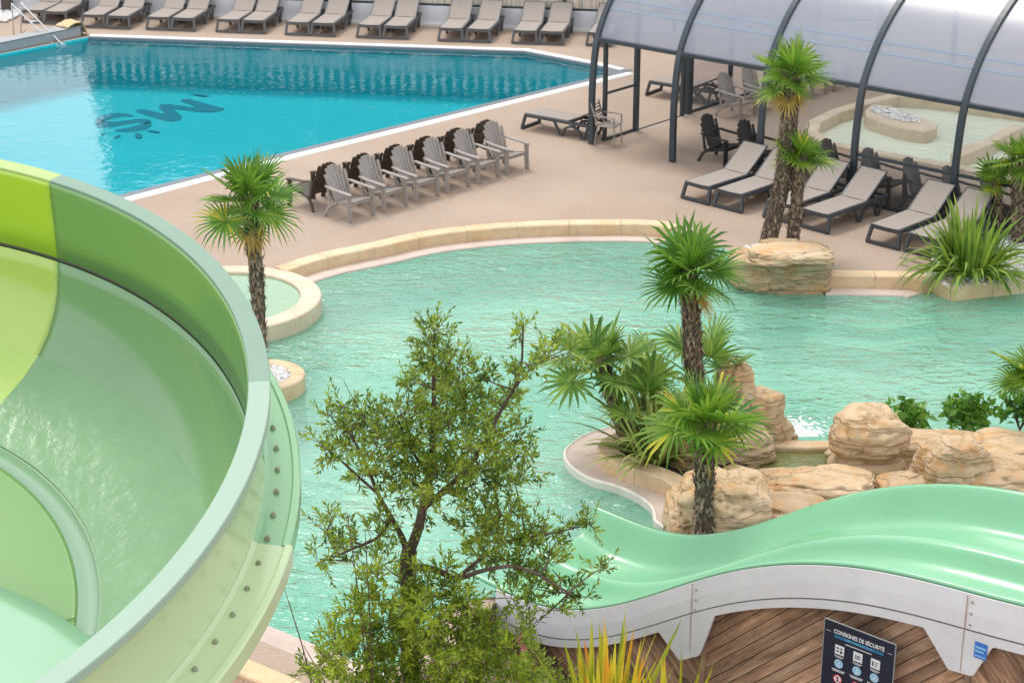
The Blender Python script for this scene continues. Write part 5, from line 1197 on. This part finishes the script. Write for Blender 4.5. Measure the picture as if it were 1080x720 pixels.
# ------------------------------------------------------------------ big green bowl slide in the left foreground
BC = Vector((-3.475, 6.5, 8.114)); BR = 2.505; TILT = .156
bw = empty('bowl_slide', (BC.x, BC.y, 0)); tag(bw, 'big green bowl shaped water slide in the left foreground', 'water slide')
def bpnt(ang, dr, dz):
    a = R(ang); y = (BR + dr) * sin(a); return Vector(((BR + dr) * cos(a), y, BC.z + TILT * BR * sin(a) * 1.0 + TILT * dr * sin(a) + dz))
def gel(name, c, rough=.20, trans=.10, var=.015, coat=.4, water=0):
    m = mat(name, c, rough, var=var, vscale=1.3, coat=coat); N, L = nodes_of(m); p = N['Principled BSDF']; out = N['Material Output']
    tr = N.new('ShaderNodeBsdfTranslucent'); tr.inputs['Color'].default_value = (*c, 1); mx = N.new('ShaderNodeMixShader'); mx.inputs[0].default_value = trans
    L.new(p.outputs[0], mx.inputs[1]); L.new(tr.outputs[0], mx.inputs[2]); L.new(mx.outputs[0], out.inputs['Surface'])
    return m
G_up = gel('green_guard_wall', (0.175, 0.35, 0.10)); G_lo = gel('green_trough', (0.19, 0.35, 0.165))
L_up = gel('lime_guard_wall', (0.42, 0.62, 0.04)); L_lo = gel('lime_trough', (0.44, 0.60, 0.13))
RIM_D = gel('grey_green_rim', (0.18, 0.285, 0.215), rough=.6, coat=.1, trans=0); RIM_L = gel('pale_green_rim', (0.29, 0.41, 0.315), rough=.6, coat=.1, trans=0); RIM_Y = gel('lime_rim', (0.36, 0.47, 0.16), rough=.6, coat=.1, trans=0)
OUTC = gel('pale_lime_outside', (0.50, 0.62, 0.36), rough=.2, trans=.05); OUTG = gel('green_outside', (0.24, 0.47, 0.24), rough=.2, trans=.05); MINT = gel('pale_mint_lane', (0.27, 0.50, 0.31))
A_LIME, A_J, A_END = 58.4, 7.0, -62
def ring(name, prof, a0, a1, m, thick=.012, off=1, sm=True, crisp=False):
    n = max(4, int(abs(a1 - a0) / .8)); mb = MB()
    if crisp:
        for p_, q_ in zip(prof[:-1], prof[1:]):
            if p_ != q_: mb.grid([[bpnt(a0 + (a1 - a0) * i / n, *p_), bpnt(a0 + (a1 - a0) * i / n, *q_)] for i in range(n + 1)])
    else: mb.grid([[bpnt(a0 + (a1 - a0) * i / n, dr, dz) for dr, dz in prof] for i in range(n + 1)])
    o = mb.build(name, m, bw, smooth=sm)
    if thick: md = o.modifiers.new('thick', 'SOLIDIFY'); md.thickness = thick; md.offset = 0
    return o
guard = [(-.030, -.012), (-.034, -.03), (-.030, -.10), (-.024, -.25), (-.022, -.385)]
trough = [(-.026, -.405), (-.030, -.47), (-.042, -.55), (-.075, -.64), (-.13, -.73), (-.21, -.81), (-.32, -.875), (-.46, -.925), (-.56, -.945)]
inner = [(-.56, -.945), (-.675, -.972), (-.683, -.9725), (-.69, -.970), (-.765, -.975), (-.772, -.980), (-.79, -.985), (-.90, -1.01), (-1.1, -1.04), (-1.4, -1.06), (-1.9, -1.06), (-2.3, -1.06)]
rim = [(-.034, -.03), (-.034, .0), (-.034, .0), (-.031, .003), (-.031, .003), (.047, .001), (.047, .001), (.05, -.003), (.05, -.003), (.050, -.032)]
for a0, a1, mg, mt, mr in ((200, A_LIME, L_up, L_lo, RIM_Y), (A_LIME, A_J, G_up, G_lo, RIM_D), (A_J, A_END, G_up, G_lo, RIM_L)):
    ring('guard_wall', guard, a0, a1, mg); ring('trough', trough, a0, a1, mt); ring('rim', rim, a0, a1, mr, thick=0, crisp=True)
    ring('basin', inner[:3], a0, a1, mt, thick=0); ring('basin', inner[5:], a0, a1, G_up)
ring('inner_ridge', inner[2:6], 200, A_END, gel('ridge_gelcoat', (0.21, 0.36, 0.22)), thick=0)
ring('wall_seam', [(-.0195, -.390), (-.0225, -.398)], 200, A_END, M['seam'], thick=0)
# outside: wall, bolted flange, lip
outw = [(.050, -.03), (.012, -.08), (.004, -.20), (.004, -.33), (.012, -.352)]
flg = [(.012, -.352), (.03, -.364), (.03, -.364), (.118, -.372), (.118, -.372), (.124, -.364), (.146, -.364), (.146, -.364), (.152, -.372), (.152, -.44)]
under = [(.004, -.44), (-.02, -.60), (-.10, -.76), (-.22, -.88), (-.45, -.97), (-.60, -.99), (-.75, -1.08), (-1.0, -1.16), (-1.4, -1.18), (-1.9, -1.16), (-2.3, -1.14)]
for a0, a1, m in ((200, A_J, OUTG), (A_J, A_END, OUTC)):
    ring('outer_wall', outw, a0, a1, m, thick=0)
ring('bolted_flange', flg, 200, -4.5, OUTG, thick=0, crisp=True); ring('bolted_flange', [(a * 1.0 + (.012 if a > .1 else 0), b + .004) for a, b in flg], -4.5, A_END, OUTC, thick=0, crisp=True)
ring('underside', under, 200, A_END, OUTG, thick=0)
ring('flange_underside', [(.15, -.44), (.004, -.44)], 200, A_END, OUTG, thick=0)
for ang in np.arange(20, A_END, -3.4):
    mb = MB(); c = bpnt(ang, .062, -.366); mb.tube([c, c + Vector((0, 0, .010))], .011, 8); mb.tube([c + Vector((0, 0, .010)), c + Vector((0, 0, .018))], [.007, .006], 6); mb.build('bolt', M['bolt'], bw)
# pale mint section of the floor close to the viewer
mb = MB(); n = 24
def mint_edge(s): # boundary measured on the basin
    return None
rows = []
for i in range(17):
    rows.append([bpnt((1 if dr > -.68 else 1 + (-dr - .68) * 36) * (1 - i / 16) - 62 * i / 16, dr, dz) for dr, dz in [(-.22, -.78), (-.32, -.855), (-.46, -.90), (-.56, -.92), (-.70, -.935), (-.9, -.94), (-1.1, -.94), (-1.4, -.94), (-1.8, -.94), (-2.3, -.94)]])
mb.grid(rows); o = mb.build('entry_lane', MINT, bw, smooth=True); md = o.modifiers.new('t', 'SOLIDIFY'); md.thickness = .012
# water film streaming over the trough floor
wf = mat('slide_water_film', (0.17, 0.32, 0.155), .28, var=.05, vscale=3, bump=.5, bscale=11); wf2 = mat('lime_water_film', (0.40, 0.56, 0.13), .28, bump=.5, bscale=11)
o = ring('water_film', [(d, z + .010) for d, z in trough[5:]] + [(-.672, -.966)], A_LIME, A_END, wf, thick=0); ring('water_film', [(d, z + .010) for d, z in trough[5:]] + [(-.672, -.966)], 130, A_LIME, wf2, thick=0)
# columns that carry it
mb = MB(); mb.tube([(0, 0, 0), (0, 0, 6.95)], .16, 20); mb.build('support_column', M['steel_paint'], bw, smooth=True)
mb = MB()
for a in (30, 150, 270): mb.bar((0, 0, 6.3), bpnt(a, -1.3, -1.25), .1, .14)
mb.build('support_arm', M['steel_paint'], bw)

# timber strip on the near left ground
mb = MB()
q = offset_line(near_edge, -.74)
band(mb, q, -1.2, -.02, .012, stone=.16, gap=.01)
o = mb.build('timber_walkway', M['dark_wood'], fixn=True); tag(o, kind='structure')
